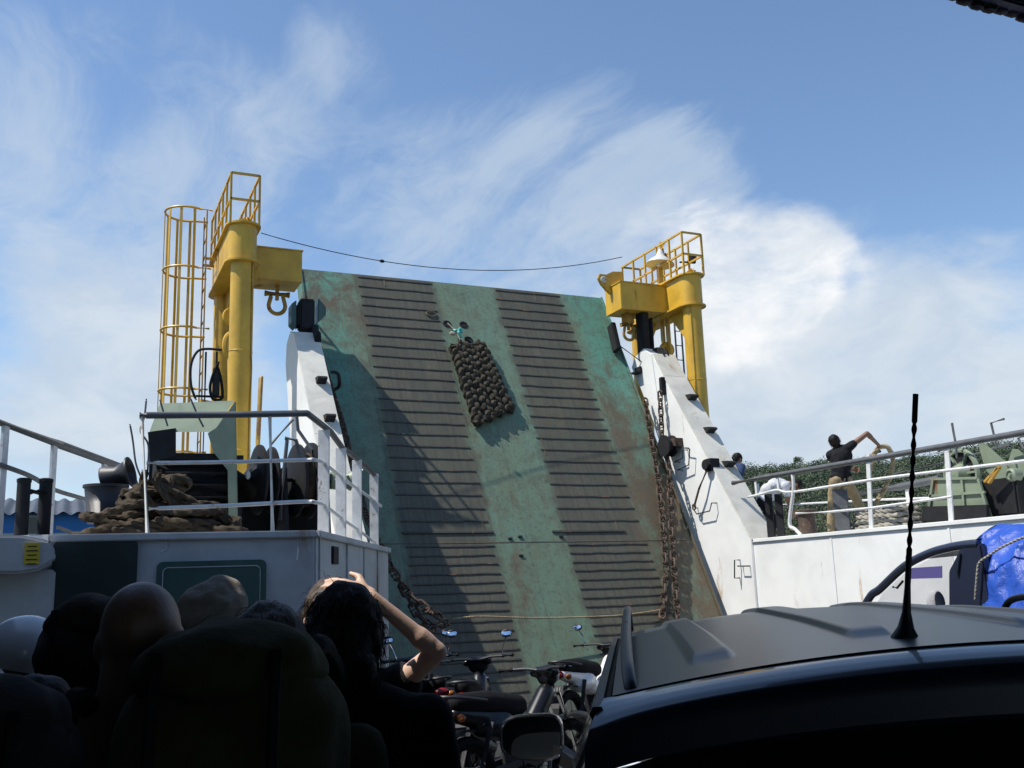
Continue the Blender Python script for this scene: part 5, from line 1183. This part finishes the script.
g = G(); g.grid(60, 3, lambda u, v: (lambda x: V((x, .010, roofz(x, .01)-.0008-.03*v)))(-RW+2*RW*u)); g.build('roof_seal', 'rubber', car, ang=60, fix=False)
# tailgate top lip
prof = [(.004, -.003), (-.022, -.006), (-.045, -.0105), (-.066, -.0165), (-.084, -.025), (-.094, -.040), (-.096, -.085)]
def lip(u, v):
    i = v*(len(prof)-1); k = min(int(i), len(prof)-2); f_ = i-k; y = prof[k][0]+(prof[k+1][0]-prof[k][0])*f_; dz = prof[k][1]+(prof[k+1][1]-prof[k][1])*f_
    x = -(RW+.012)+2*(RW+.012)*u; e = abs(x/(RW+.012))**14
    return V((x*(1+.05*v), y+e*.03*v, roofz(max(-RW, min(RW, x*.99)), 0)+dz-e*.02*v))
g = G(); g.grid(60, 19, lip); g.build('tailgate_lip', 'car_paint', car, ang=60)
# body shell: lofted sections
secs = [(-.42, .70, .42, .74), (-.40, .79, .32, .95), (-.30, .83, .27, .985), (.2, .85, .22, .985), (1.2, .86, .20, .975), (2.2, .86, .20, .965), (2.75, .855, .20, .96), (3.25, .83, .20, .88), (3.65, .79, .22, .80), (3.80, .70, .28, .70), (3.84, .60, .36, .62)]
vs = []; n = 24
for y, w, z0, z1 in secs:
    for k in range(n):
        a_ = 2*pi*(k+.5)/n; e = 4.5
        vs.append(V((w*math.copysign(abs(cos(a_))**(2/e), cos(a_)), y, (z0+z1)/2+(z1-z0)/2*math.copysign(abs(sin(a_))**(2/e), sin(a_)))))
fs = [tuple(range(n)), tuple(reversed(range((len(secs)-1)*n, len(secs)*n)))]+[(i*n+k, i*n+(k+1) % n, (i+1)*n+(k+1) % n, (i+1)*n+k) for i in range(len(secs)-1) for k in range(n)]
g = G(); g.add(vs, fs); g.build('body', 'car_paint', car, ang=45)
BW = .80
def side_pt(s, u, v, off=0.):      # u along y 0 rear..1 front, v 0 belt..1 roof
    b = V((s*BW, -.27+3.05*u, .955)); r = V((s*(RW+.005), -.03+2.22*u, 1.490-.05*max(0, u-.6)**2*4-.012*(1-u)**2))
    p = b.lerp(r, v); p.x += s*(.035*sin(pi*v)+off); return p
for s in (-1, 1):
    g = G(); g.grid(30, 10, lambda u, v: side_pt(s, u, v)); g.build('side_frame', 'car_paint', car, ang=60)
    for u0, u1 in ((.05, .27), (.30, .56), (.59, .86)):
        g = G(); g.grid(12, 8, lambda u, v: side_pt(s, u0+(u1-u0)*u, .07+.80*v, .006)); g.build('side_window', 'car_glass', car, ang=60)
    g = G(); g.tube([side_pt(s, u/20, .985, .012) for u in range(21)], .012, 6); g.build('drip_moulding', 'plastic_black', car)
    rail = [V((s*.590, .03, 1.485)), V((s*.594, .06, 1.505)), V((s*.597, .16, 1.526)), V((s*.60, .5, 1.550)), V((s*.60, 1.1, 1.570)), V((s*.60, 1.6, 1.575)), V((s*.598, 1.86, 1.56)), V((s*.595, 1.95, 1.50))]
    g = G(); g.tube(catmull(rail, 6), [.0105]*43, 10); g.build('roof_rail', 'plastic_black', car)
    for y in (.75, 1.4): g = G(); g.box((s*.60, y, 1.535), (.018, .06, .07)); g.build('rail_foot', 'plastic_black', car, bevel=.006)
    # door mirror
    c = V((s*.985, 2.36, 1.105)); g = G(); pts = []
    for k in range(24): a_ = 2*pi*k/24; pts.append(V((.115*math.copysign(abs(cos(a_))**.55, cos(a_)), 0, (.078+.010*cos(a_))*math.copysign(abs(sin(a_))**.55, sin(a_)))))
    vv = []
    for y, k_ in ((0, 1.0), (.03, 1.04), (.09, .85), (.13, .45)): vv += [c+p*k_+V((0, y, 0)) for p in pts]
    g.add(vv, [tuple(range(24, 0, -1))[:0] or tuple(range(72, 96))]+[(i*24+k, i*24+(k+1) % 24, (i+1)*24+(k+1) % 24, (i+1)*24+k) for i in range(3) for k in range(24)])
    mo = g.build('door_mirror', 'car_paint', car, ang=50)
    g = G(); g.prism([c+p*.93+V((0, .004, 0)) for p in pts], (0, .004, 0)); g.build('mirror_pane', 'glass_dark', mo)
    g = G(); g.tube([c+p*.985+V((0, -.003, 0)) for p in pts], .0065, 6, closed=True); g.build('mirror_bezel', 'chrome', mo)
    g = G(); g.bar(c+V((-s*.05, .05, -.03)), V((s*.82, 2.36, 1.0)), .06, .05); g.build('mirror_arm', 'plastic_black', mo)
    for y in (.45, 3.0):
        g = G(); R_ = .31; g.lathe([(.20, -.10), (R_-.02, -.10), (R_, -.07), (R_, .07), (R_-.02, .10), (.20, .10), (.20, -.10)], (s*.76, y, R_), V((1, 0, 0)), 30, caps=False); wh = g.build('wheel', 'rubber', car)
        g = G(); g.lathe([(.20, -.02), (.20, .06), (.17, .07), (.06, .05), (.05, .07), (.0, .07)], (s*.76, y, R_), V((s, 0, 0)), 24); g.build('rim', 'chrome', wh)
    g = G(); g.grid(6, 8, lambda u, v: side_pt(s, -.012+.05*u, .04+.55*v, .010)); g.build('tail_lamp', 'red_lens', car)
    g = G(); g.ell((s*.60, 3.72, .70), (.16, .08, .09)); g.build('headlight', 'head_lens', car)
# rear and front screens
def rear_pt(u, v, off=0.):
    x = -1+2*u; t = V((x*(RW+.02), -.092+abs(x)**6*.05, roofz(x*RW*.97, 0)-.080-abs(x)**8*.03)); b = V((x*BW, -.30+abs(x)**4*.04, .95)); p = t.lerp(b, v); p.y -= .03*sin(pi*v)+off; return p
g = G(); g.grid(30, 10, lambda u, v: rear_pt(u, v)); g.build('tailgate_frame', 'car_paint', car, ang=60)
g = G(); g.grid(30, 10, lambda u, v: rear_pt(.06+.88*u, .02+.90*v, .006)); rw_ = g.build('rear_window', 'car_glass', car, ang=60)
g = G(); g.grid(3, 8, lambda u, v: rear_pt(.055+.055*u, .10+.85*v, .010)); g.build('window_tint_edge', 'tint_strip', rw_)
def front_pt(u, v, off=0.):
    x = -1+2*u; t = V((x*RW, 2.21, roofz(x*RW, 2.2))); b = V((x*BW, 2.80, .95)); p = t.lerp(b, v); p.y += off+.05*(1-x*x)*v; return p
g = G(); g.grid(24, 8, lambda u, v: front_pt(u, v)); g.build('windscreen', 'car_glass', car, ang=60)
g = G(); g.box((0, -.42, .45), (1.5, .10, .22)); g.build('rear_bumper', 'plastic_black', car, bevel=.03)
g = G(); g.box((0, -.435, .72), (.44, .02, .13)); g.build('number_plate', 'plate', car, bevel=.003)
# whip aerial
im = ROOTM[car.name].inverted(); b_ = im @ atz(905.5, 638, 1.553); tip = im @ atd(915.5, 394, (atz(905.5, 638, 1.553)-CC).dot(CF)+.05)
d = (tip-b_); L = d.length; d.normalize()
ae = link('aerial_base', None, None) if False else None
g = G(); g.lathe([(.0225, -.010), (.022, .0), (.0125, .016), (.0068, .04), (.0046, .08), (.0048, .125), (.0032, .135)], b_, d, 18); ab_ = g.build('aerial_base', 'plastic_black', car)
g = G(); pts = [b_+d*(.12+(L-.12)*k/60) for k in range(61)]; g.tube(pts, [.0034+(.0012*sin(k*1.1) if 4 < k < 50 else .0012) for k in range(61)], 7); g.build('whip', 'rubber', ab_)

# ================================================================== PICKUP WITH BLUE TARPAULIN
PX0, PX1 = 5.25, 6.85
pk = thing('pickup_truck', 'dark pickup truck behind the car with its cab window open to the white wall', 'truck', (6.05, 4.5, 0))
def pkp(px, py, X=PX0): return atx(px, py, X)
arch = [pkp(868, 600), pkp(880, 589), pkp(905, 566), pkp(930, 553), pkp(950, 547.5), pkp(965, 545)]
rear_y, rear_z = pkp(966, 545).y, pkp(966, 545).z
belt = 1.18
fwd = arch[0]; 
ap = [V((PX0, fwd.y+.30, belt-.05))]+arch+[V((PX0, rear_y-.10, rear_z))]
for X in (PX0, PX1):
    g = G(); g.tube(catmull([V((X, p.y, p.z)) for p in ap], 5), .028, 10); g.build('roof_arch', 'car_paint', pk, world=True)
    a = pkp(944, 562); g = G(); g.prism([(X-.02, rear_y+.0, rear_z+.02), (X-.02, rear_y-.13, rear_z), (X-.02, rear_y-.16, belt), (X-.02, rear_y+.22, belt), (X-.02, rear_y+.15, rear_z-.16)], (.06, 0, 0)); g.build('rear_pillar', 'car_paint', pk, world=True, bevel=.01)
    wv = [V((X, p.y-.05, p.z-.045)) for p in ap[1:-1]]
    poly = [V((X, rear_y+.18, belt)), V((X, rear_y+.14, rear_z-.14))]+[V((X, p.y-.02, p.z-.03)) for p in reversed(arch[1:5])]+[V((X, fwd.y+.18, belt))]
    g = G(); g.prism(poly, (.006, 0, 0)); wn_ = g.build('side_window', 'clear_glass', pk, world=True)
    if X == PX0:
        q0, q1, q2, q3 = pkp(912, 568, PX0-.004), pkp(942, 566, PX0-.004), pkp(942, 578, PX0-.004), pkp(908, 579, PX0-.004)
        g = G(); g.prism([q0, q1, q2, q3], (.003, 0, 0)); g.build('tint_strip', 'tint_strip', wn_, world=True)
        g = G(); g.tube([pkp(893, 587, PX0-.02), pkp(897, 588, PX0-.02), pkp(903, 581, PX0-.02)], .008, 6); g.build('window_catch', 'plastic_black', wn_, world=True)
        g = G(); g.bar(pkp(959.5, 553, PX0-.03), pkp(957, 575, PX0-.03), .012, .012, V((1, 0, 0))); g.build('grab_trim', 'chrome', pk, world=True)
        g = G(); g.ell(pkp(936, 603, PX0+.25), (.06, .06, .09)); g.build('headrest', 'cloth_grey', pk, world=True)
g = G(); g.grid(8, 10, lambda u, v: (lambda p: V((PX0+(PX1-PX0)*u, p.y, p.z+.03+.035*sin(pi*u))))(arch[2+min(int(v*3), 2)].lerp(arch[3+min(int(v*3), 2)], v*3-min(int(v*3), 2)))); g.build('roof', 'car_paint', pk, world=True, fix=False, ang=60)
yc0, yc1 = rear_y-.15, fwd.y+.35
g = G(); g.prism([(PX0-.03, yc0, .45), (PX0-.03, yc0, belt), (PX0-.03, yc1, belt), (PX0-.03, yc1+.2, 1.0), (PX0-.03, yc1+1.0, .92), (PX0-.03, yc1+1.15, .7), (PX0-.03, yc1+1.15, .40), (PX0-.03, yc0, .40)], (PX1-PX0+.06, 0, 0)); g.build('body', 'car_paint', pk, world=True, bevel=.03)
g = G(); g.box(((PX0+PX1)/2, yc0-1.1, .72), (PX1-PX0, 2.15, .5)); g.build('cargo_bed', 'car_paint', pk, world=True, bevel=.02)
for X in (PX0+.02, PX1-.02):
    for y in (yc1+.45, yc0-1.35):
        g = G(); g.lathe([(.2, -.1), (.30, -.1), (.32, -.07), (.32, .07), (.30, .1), (.2, .1), (.2, -.1)], (X, y, .32), V((1, 0, 0)), 26, caps=False); wh = g.build('wheel', 'rubber', pk, world=True)
        g = G(); g.lathe([(.2, -.03), (.2, .05), (.05, .03), (.0, .03)], (X, y, .32), V((-1 if X < 6 else 1, 0, 0)), 20); g.build('rim', 'chrome', wh, world=True)
tp_ = thing('tarpaulin_load', 'cargo wrapped in creased bright blue tarpaulin on the pickup', 'tarpaulin', (6.0, yc0-1.0, .98))
pkk = pkp(996, 512, PX0+.18)
g = G()
def tarp(u, v):
    # u around cross-section port->starboard (0..1), v front->rear
    y = rear_y+.03-2.30*v
    H = pkk.z-.10*v-.12*(1-min(1, v*5))*0
    a_ = pi*(1-u)
    x = (PX0+PX1)/2+(PX1-PX0)/2*1.10*math.copysign(abs(cos(a_))**.45, cos(a_)); z = .93+(H-.93)*abs(sin(a_))**.55
    # tent peak near the front port corner, sagging between packed items
    pk_ = max(0., 1-sqrt(((y-pkk.y)/.5)**2+((x-pkk.x)/.55)**2)); sag = .17*(1-pk_)*max(0, sin(a_))
    z += .02-sag
    q = V((x*1.2+z*1.1, y*2.6, z*.9-y*.8)); r = abs(mn.noise(q))*.5+abs(mn.noise(q*2.2))*.3+abs(mn.noise(q*4.7))*.2
    ins = .13*r
    cxx = (PX0+PX1)/2; dx = (cxx-x); 
    
    return V((x+math.copysign(ins, dx)*min(1, abs(dx)*3), y, z-ins*.7))
g.grid(120, 100, tarp)
fr0 = [tarp(u/119, 0) for u in range(120)]
g.add([p for p in fr0]+[V((p.x, p.y+.005, .93)) for p in fr0], [(k, k+1, 121+k, 120+k) for k in range(119)])
bk0 = [tarp(u/119, 1) for u in range(120)]
g.add([p for p in bk0]+[V((p.x, p.y, .93)) for p in bk0], [(k, k+1, 121+k, 120+k) for k in range(119)])
g.build('sheet', 'tarp', tp_, world=True, ang=80, fix=False)
g = G(); rope_tube(g, catmull([pkp(975, 600, PX0-.05), pkp(977, 575, PX0-.05), pkp(979, 563, PX0-.045), pkp(988, 556, PX0-.035), pkp(1002, 547, PX0-.02), pkp(1024, 537, PX0+.02), pkp(1050, 528, PX0+.05)], 5), .008, .015); g.build('lashing_cord', 'rope_white', tp_, world=True)

# ================================================================== MOTORCYCLES
def bike(label, loc, heading, body='bike_black', side='bike_black', steer=0., lean=.07, mirrors=(1, 1), rail='engine'):
    t = thing('motorcycle', label, 'motorcycle', loc, radians(-heading), group='motorcycles parked before the ramp')
    t.rotation_euler = (0, -lean, radians(-heading))
    R_ = .285
    for y in (.62, -.60):
        g = G(); g.tube([V((0, y+cos(k*pi/16)*(R_-.04), R_+sin(k*pi/16)*(R_-.04))) for k in range(32)], .042 if y > 0 else .05, 8, closed=True); wh = g.build('wheel', 'rubber', t)
        g = G(); g.tube([V((0, y+cos(k*pi/16)*(R_-.075), R_+sin(k*pi/16)*(R_-.075))) for k in range(32)], .014, 6, closed=True); g.build('rim', 'engine', wh)
        g = G(); g.cyl((-.05, y, R_), (.05, y, R_), .04, n=12)
        for k in range(9): a_ = 2*pi*k/9; g.cyl((.02*(-1)**k, y, R_), (0, y+cos(a_)*(R_-.08), R_+sin(a_)*(R_-.08)), .004, n=4)
        g.build('spokes', 'engine', wh)
    for s in (-1, 1):
        g = G(); g.cyl((s*.075, .62, R_), (s*.065, .44, .80), .020, n=8); g.build('fork_leg', 'chrome', t)
        g = G(); g.cyl((s*.11, -.58, R_), (s*.11, -.42, .66), .024, n=8); g.build('shock', 'engine', t)
        g = G(); g.bar((s*.10, -.60, R_), (s*.10, -.05, .34), .03, .05); g.build('swing_arm', 'engine', t)
        g = G(); g.cyl((s*.26, .27, 1.00), (s*.37, .22, 1.0), .018, n=8); g.build('grip', 'rubber', t)
        g = G(); g.tube([V((s*.28, .30, 1.01)), V((s*.36, .29, 1.0))], .006, 5); g.build('brake_lever', 'chrome', t)
        if mirrors[0 if s < 0 else 1]:
            g = G(); g.tube(catmull([V((s*.25, .29, 1.01)), V((s*.28, .30, 1.10)), V((s*.31, .27, 1.17))], 4), .006, 5); ms = g.build('mirror_stalk', 'chrome', t)
            g = G(); g.ell((s*.32, .275, 1.205), (.058, .014, .040), None, 14, 8); g.build('mirror_housing', 'plastic_black', ms)
            g = G(); g.ell((s*.32, .262, 1.205), (.052, .006, .034), Euler((-.35, 0, 0)).to_matrix(), 14, 6); g.build('mirror_pane', 'mirror_glass', ms)
        g = G(); g.ell((s*.10, -.72, .72), (.035, .03, .03), None, 10, 6); g.build('indicator', 'orange_lens', t)
        g = G(); g.cyl((s*.12, -.05, .30), (s*.24, -.08, .29), .016, n=7); g.build('footpeg', 'rubber', t)
    g = G(); g.tube(catmull([V((-.27, .26, 1.0)), V((-.14, .31, 1.0)), V((0, .34, .98)), V((.14, .31, 1.0)), V((.27, .26, 1.0))], 4), .013, 7); g.build('handlebar', 'engine', t)
    g = G(); g.ell((0, .40, .93), (.105, .06, .085)); g.cap((0, .42, .84), .045, (0, .40, .93), .06); g.box((0, .35, .985), (.16, .06, .035), Euler((.5, 0, 0)).to_matrix()); g.ell((-.10, .37, .96), (.05, .045, .035)); g.ell((.10, .37, .96), (.05, .045, .035)); blobpart(g, 'cowl', body, t, .010, 2)
    g = G(); g.ell((0, .462, .93), (.075, .035, .065)); g.build('headlight', 'head_lens', t)
    g = G(); g.cap((0, .36, .80), .08, (0, .10, .52), .09); g.cap((0, .10, .52), .08, (0, -.25, .60), .10); g.cap((0, -.2, .64), .11, (0, -.68, .74), .06); g.ell((0, -.3, .62), (.13, .22, .10)); blobpart(g, 'fairing', side, t, .014, 4)
    g = G(); g.cap((0, .0, .74), .085, (0, -.35, .79), .10); g.cap((0, -.35, .79), .10, (0, -.66, .82), .075); g.ell((0, -.1, .71), (.10, .2, .05)); blobpart(g, 'seat', 'rubber', t, .014, 5)
    g = G(); g.box((0, .02, .38), (.20, .30, .22)); g.cyl((-.12, -.02, .34), (.12, -.02, .34), .10, n=16); g.cyl((0, .10, .42), (0, .34, .44), .07, n=12); g.build('engine', 'engine', t, bevel=.015)
    g = G(); g.tube(catmull([V((.08, .25, .36)), V((.13, .15, .22)), V((.15, -.15, .20)), V((.17, -.40, .27)), V((.18, -.85, .36))], 5), [.018]*13+[.03, .042, .046, .046, .046, .046, .044, .04], 10); g.build('exhaust', 'engine', t)
    g = G(); g.tube(catmull([V((-.11, -.45, .82)), V((-.12, -.68, .86)), V((-.06, -.82, .88)), V((.06, -.82, .88)), V((.12, -.68, .86)), V((.11, -.45, .82))], 5), .013, 7); g.build('grab_rail', rail, t)
    g = G(); g.ell((0, -.775, .745), (.075, .045, .045), None, 14, 8); g.build('tail_lamp', 'red_lens', t)
    g = G(); pts = [V((0, -.60+cos(a_)*(R_+.05), R_+sin(a_)*(R_+.05))) for a_ in [radians(60+12*k) for k in range(10)]]
    for k in range(9): g.bar(pts[k], pts[k+1], .12, .012, V((1, 0, 0)).cross(pts[k+1]-pts[k]))
    g.build('rear_mudguard', 'plastic_black', t)
    g = G(); pts = [V((0, .62+cos(a_)*(R_+.035), R_+sin(a_)*(R_+.035))) for a_ in [radians(20+14*k) for k in range(10)]]
    for k in range(9): g.bar(pts[k], pts[k+1], .11, .010, V((1, 0, 0)).cross(pts[k+1]-pts[k]))
    g.build('front_mudguard', body, t)
    rt = Euler((-.35, 0, 0)).to_matrix()
    g = G(); g.box((0, -.90, .60), (.25, .008, .105), rt); pl = g.build('number_plate', 'plate', t)
    g = G()
    for k in range(7): g.box(V((-.095+.031*k, -.906, .608)), (.016 if k != 2 else .004, .004, .045), rt)
    g.box(V((0, -.890, .565)), (.10, .004, .016), rt); g.build('plate_print', 'plate_ink', pl)
    g = G(); g.tube([V((-.1, 0, .3)), V((-.22, -.02, .02))], .012, 6); g.build('side_stand', 'engine', t)
    return t
p = atd(455, 722, 9.0); bike('dark red-sided motorcycle with a number plate left of the car mirror', (p.x-.05, p.y+.62, 0), 24, 'bike_black', 'bike_red')
p = atd(484, 700, 9.2); bike('black motorcycle with a round lamp standing between two others', (p.x, p.y+.1, 0), 30, 'bike_black', 'bike_black', mirrors=(0, 1))
p = atd(562, 675, 10.4); bike('white motorcycle with a red tail lamp half hidden by the car', (p.x+.66, p.y+.42, 0), 58, 'bike_black', 'bike_white')

p = atd(532, 712, 7.6); bike('black motorcycle partly hidden behind the car door mirror', (p.x+.05, p.y+.30, 0), 66, 'bike_black', 'bike_black', mirrors=(0, 0))
p = atd(438, 715, 9.4); bike('black motorcycle beside the arm-raising woman', (p.x+.05, p.y+.35, 0), 8, 'bike_black', 'bike_black', mirrors=(0, 1))
# ================================================================== BACKGROUND
# quay and building at left
g = G(); g.box((-38, 62, -.9), (60, 60, 1.9)); struct(g.build('quay', 'quay'))
bd = thing('harbour_building', 'blue-walled harbour building with grey corrugated roof at the far left', 'building', (-10, 45, 0))
Yb = 42
zr = aty(40, 513, Yb).z; zt_ = aty(40, 499.5, Yb+5).z; zm = aty(40, 533, Yb).z
g = G(); g.box((-9.8, Yb+5, zm/2), (26, 10, zm)); g.build('lower_wall', 'pale_wall', bd, world=True)
g = G(); g.box((-9.8, Yb+5, (zr+zm)/2), (26.02, 10.02, zr-zm)); g.build('upper_wall', 'blue_wall', bd, world=True)
g = G(); Nn = 520
g.grid(Nn, 3, lambda u, v: V((-23.2+26.8*u, Yb-.5+5.5*v, zr-.05+(zt_-zr+.05)*v+.06*sin(u*Nn*.62)))); g.build('roof', 'roof_sheet', bd, world=True, fix=False)
g = G(); g.grid(Nn, 3, lambda u, v: V((-23.2+26.8*u, Yb+10.5-5.5*v, zr-.05+(zt_-zr+.05)*v+.06*sin(u*Nn*.62)))); g.build('roof', 'roof_sheet', bd, world=True, fix=False)
for k in range(6): g = G(); g.box((-21+4*k, Yb-.02, (zr+zm)/2-.1), (1.2, .06, .8)); wz = g.build('window', 'pale_wall', bd, world=True); g = G(); g.box((-21+4*k, Yb-.055, (zr+zm)/2-.1), (1.0, .02, .6)); g.build('pane', 'glass_dark', wz, world=True)
# wooded hill beyond the starboard side
def hillh(x, y):
    # ridge running roughly along +x/-y direction
    a_ = math.degrees(math.atan2(x, y)); r = sqrt(x*x+y*y)
    prof_ = max(0., min(1., (r-230)/150)); prof_ = prof_*prof_*(3-2*prof_)
    base = 37.5+4*mn.noise(V((a_*.16, 1.3, 0)))+1.6*mn.noise(V((a_*.5, 4.1, 0)))
    edge = max(0., min(1., (a_-8)/20))*max(0., min(1., (100-a_)/20))
    return -2.2+(base+2.2)*prof_*edge
g = G(); g.grid(70, 24, lambda u, v: (lambda a_, r: V((r*sin(a_), r*cos(a_), hillh(r*sin(a_), r*cos(a_)))))(radians(5+98*u), 225+260*v)); struct(g.build('hill', 'earth', fix=False))
random.seed(5)
g = G(); vs = []; fs = []
def clump(c, r, n):
    for _ in range(n):
        d = V((random.gauss(0, 1), random.gauss(0, 1), random.gauss(0, 1))).normalized()
        k = r*(.55+.45*random.random()**.5)*(1+.35*mn.noise(d*2+c)); p = c+V((d.x*k, d.y*k, d.z*k*.85))
        a_ = V((random.gauss(0, 1), random.gauss(0, 1), random.gauss(0, 1)+.3)).normalized(); u, w = frame(a_); s = random.uniform(.16, .36)
        o = len(vs); vs.extend([p-u*s, p-w*s*.6, p+u*s, p+w*s*.6]); fs.append((o, o+1, o+2, o+3))
for _ in range(2300):
    a_ = radians(random.uniform(29, 56)); r = random.triangular(250, 400, 370)
    x, y = r*sin(a_), r*cos(a_); h = hillh(x, y); R_ = random.uniform(1.6, 3.8)
    clump(V((x, y, h+R_*random.uniform(.5, 1.1))), R_, int(90+55*R_))
    if random.random() < .5: clump(V((x+random.uniform(-2, 2), y+random.uniform(-2, 2), h+R_*1.5)), R_*.6, 45)
g.add(vs, fs); o = g.build('forest', 'hazed_leaf', fix=False); struct(o, 'stuff', 'dense green trees covering the low hill beyond the railing')
# a taller bare tree and one tree with a clear crown on the ridge
for (px, py, dep, R_, lab) in ((797, 459, 372, 2.2, 'slender taller tree rising above the wooded hill left of the man'), (893, 468, 370, 3.6, 'hazy broad tree on the ridge right of the man with the rope'), (765, 468, 368, 3.2, 'rounded tree on the ridge above the bending crewman')):
    q = atd(px, py, dep); h = hillh(q.x, q.y); t = thing('ridge_tree', lab, 'tree', (q.x, q.y, h), group='trees on the ridge')
    g = G(); top_ = q.z+R_*.3; g.tube([V((q.x, q.y, h-.5)), V((q.x+.1, q.y, (h+top_)/2)), V((q.x, q.y, top_))], [.22, .16, .05], 7)
    for k in range(6): a_ = k*1.1; b0 = V((q.x, q.y, h+(top_-h)*(.45+.08*k))); g.tube([b0, b0+V((cos(a_)*R_*.7, sin(a_)*R_*.7, R_*.4))], [.07, .02], 5)
    g.build('trunk', 'bark', t, world=True)
    vs = []; fs = []
    for k in range(9): clump(V((q.x+random.uniform(-.7, .7)*R_, q.y+random.uniform(-.7, .7)*R_, q.z+random.uniform(-1.0, .3)*R_)), R_*random.uniform(.3, .55), 60)
    g = G(); g.add(vs, fs); g.build('crown', 'hazed_leaf', t, world=True, fix=False)
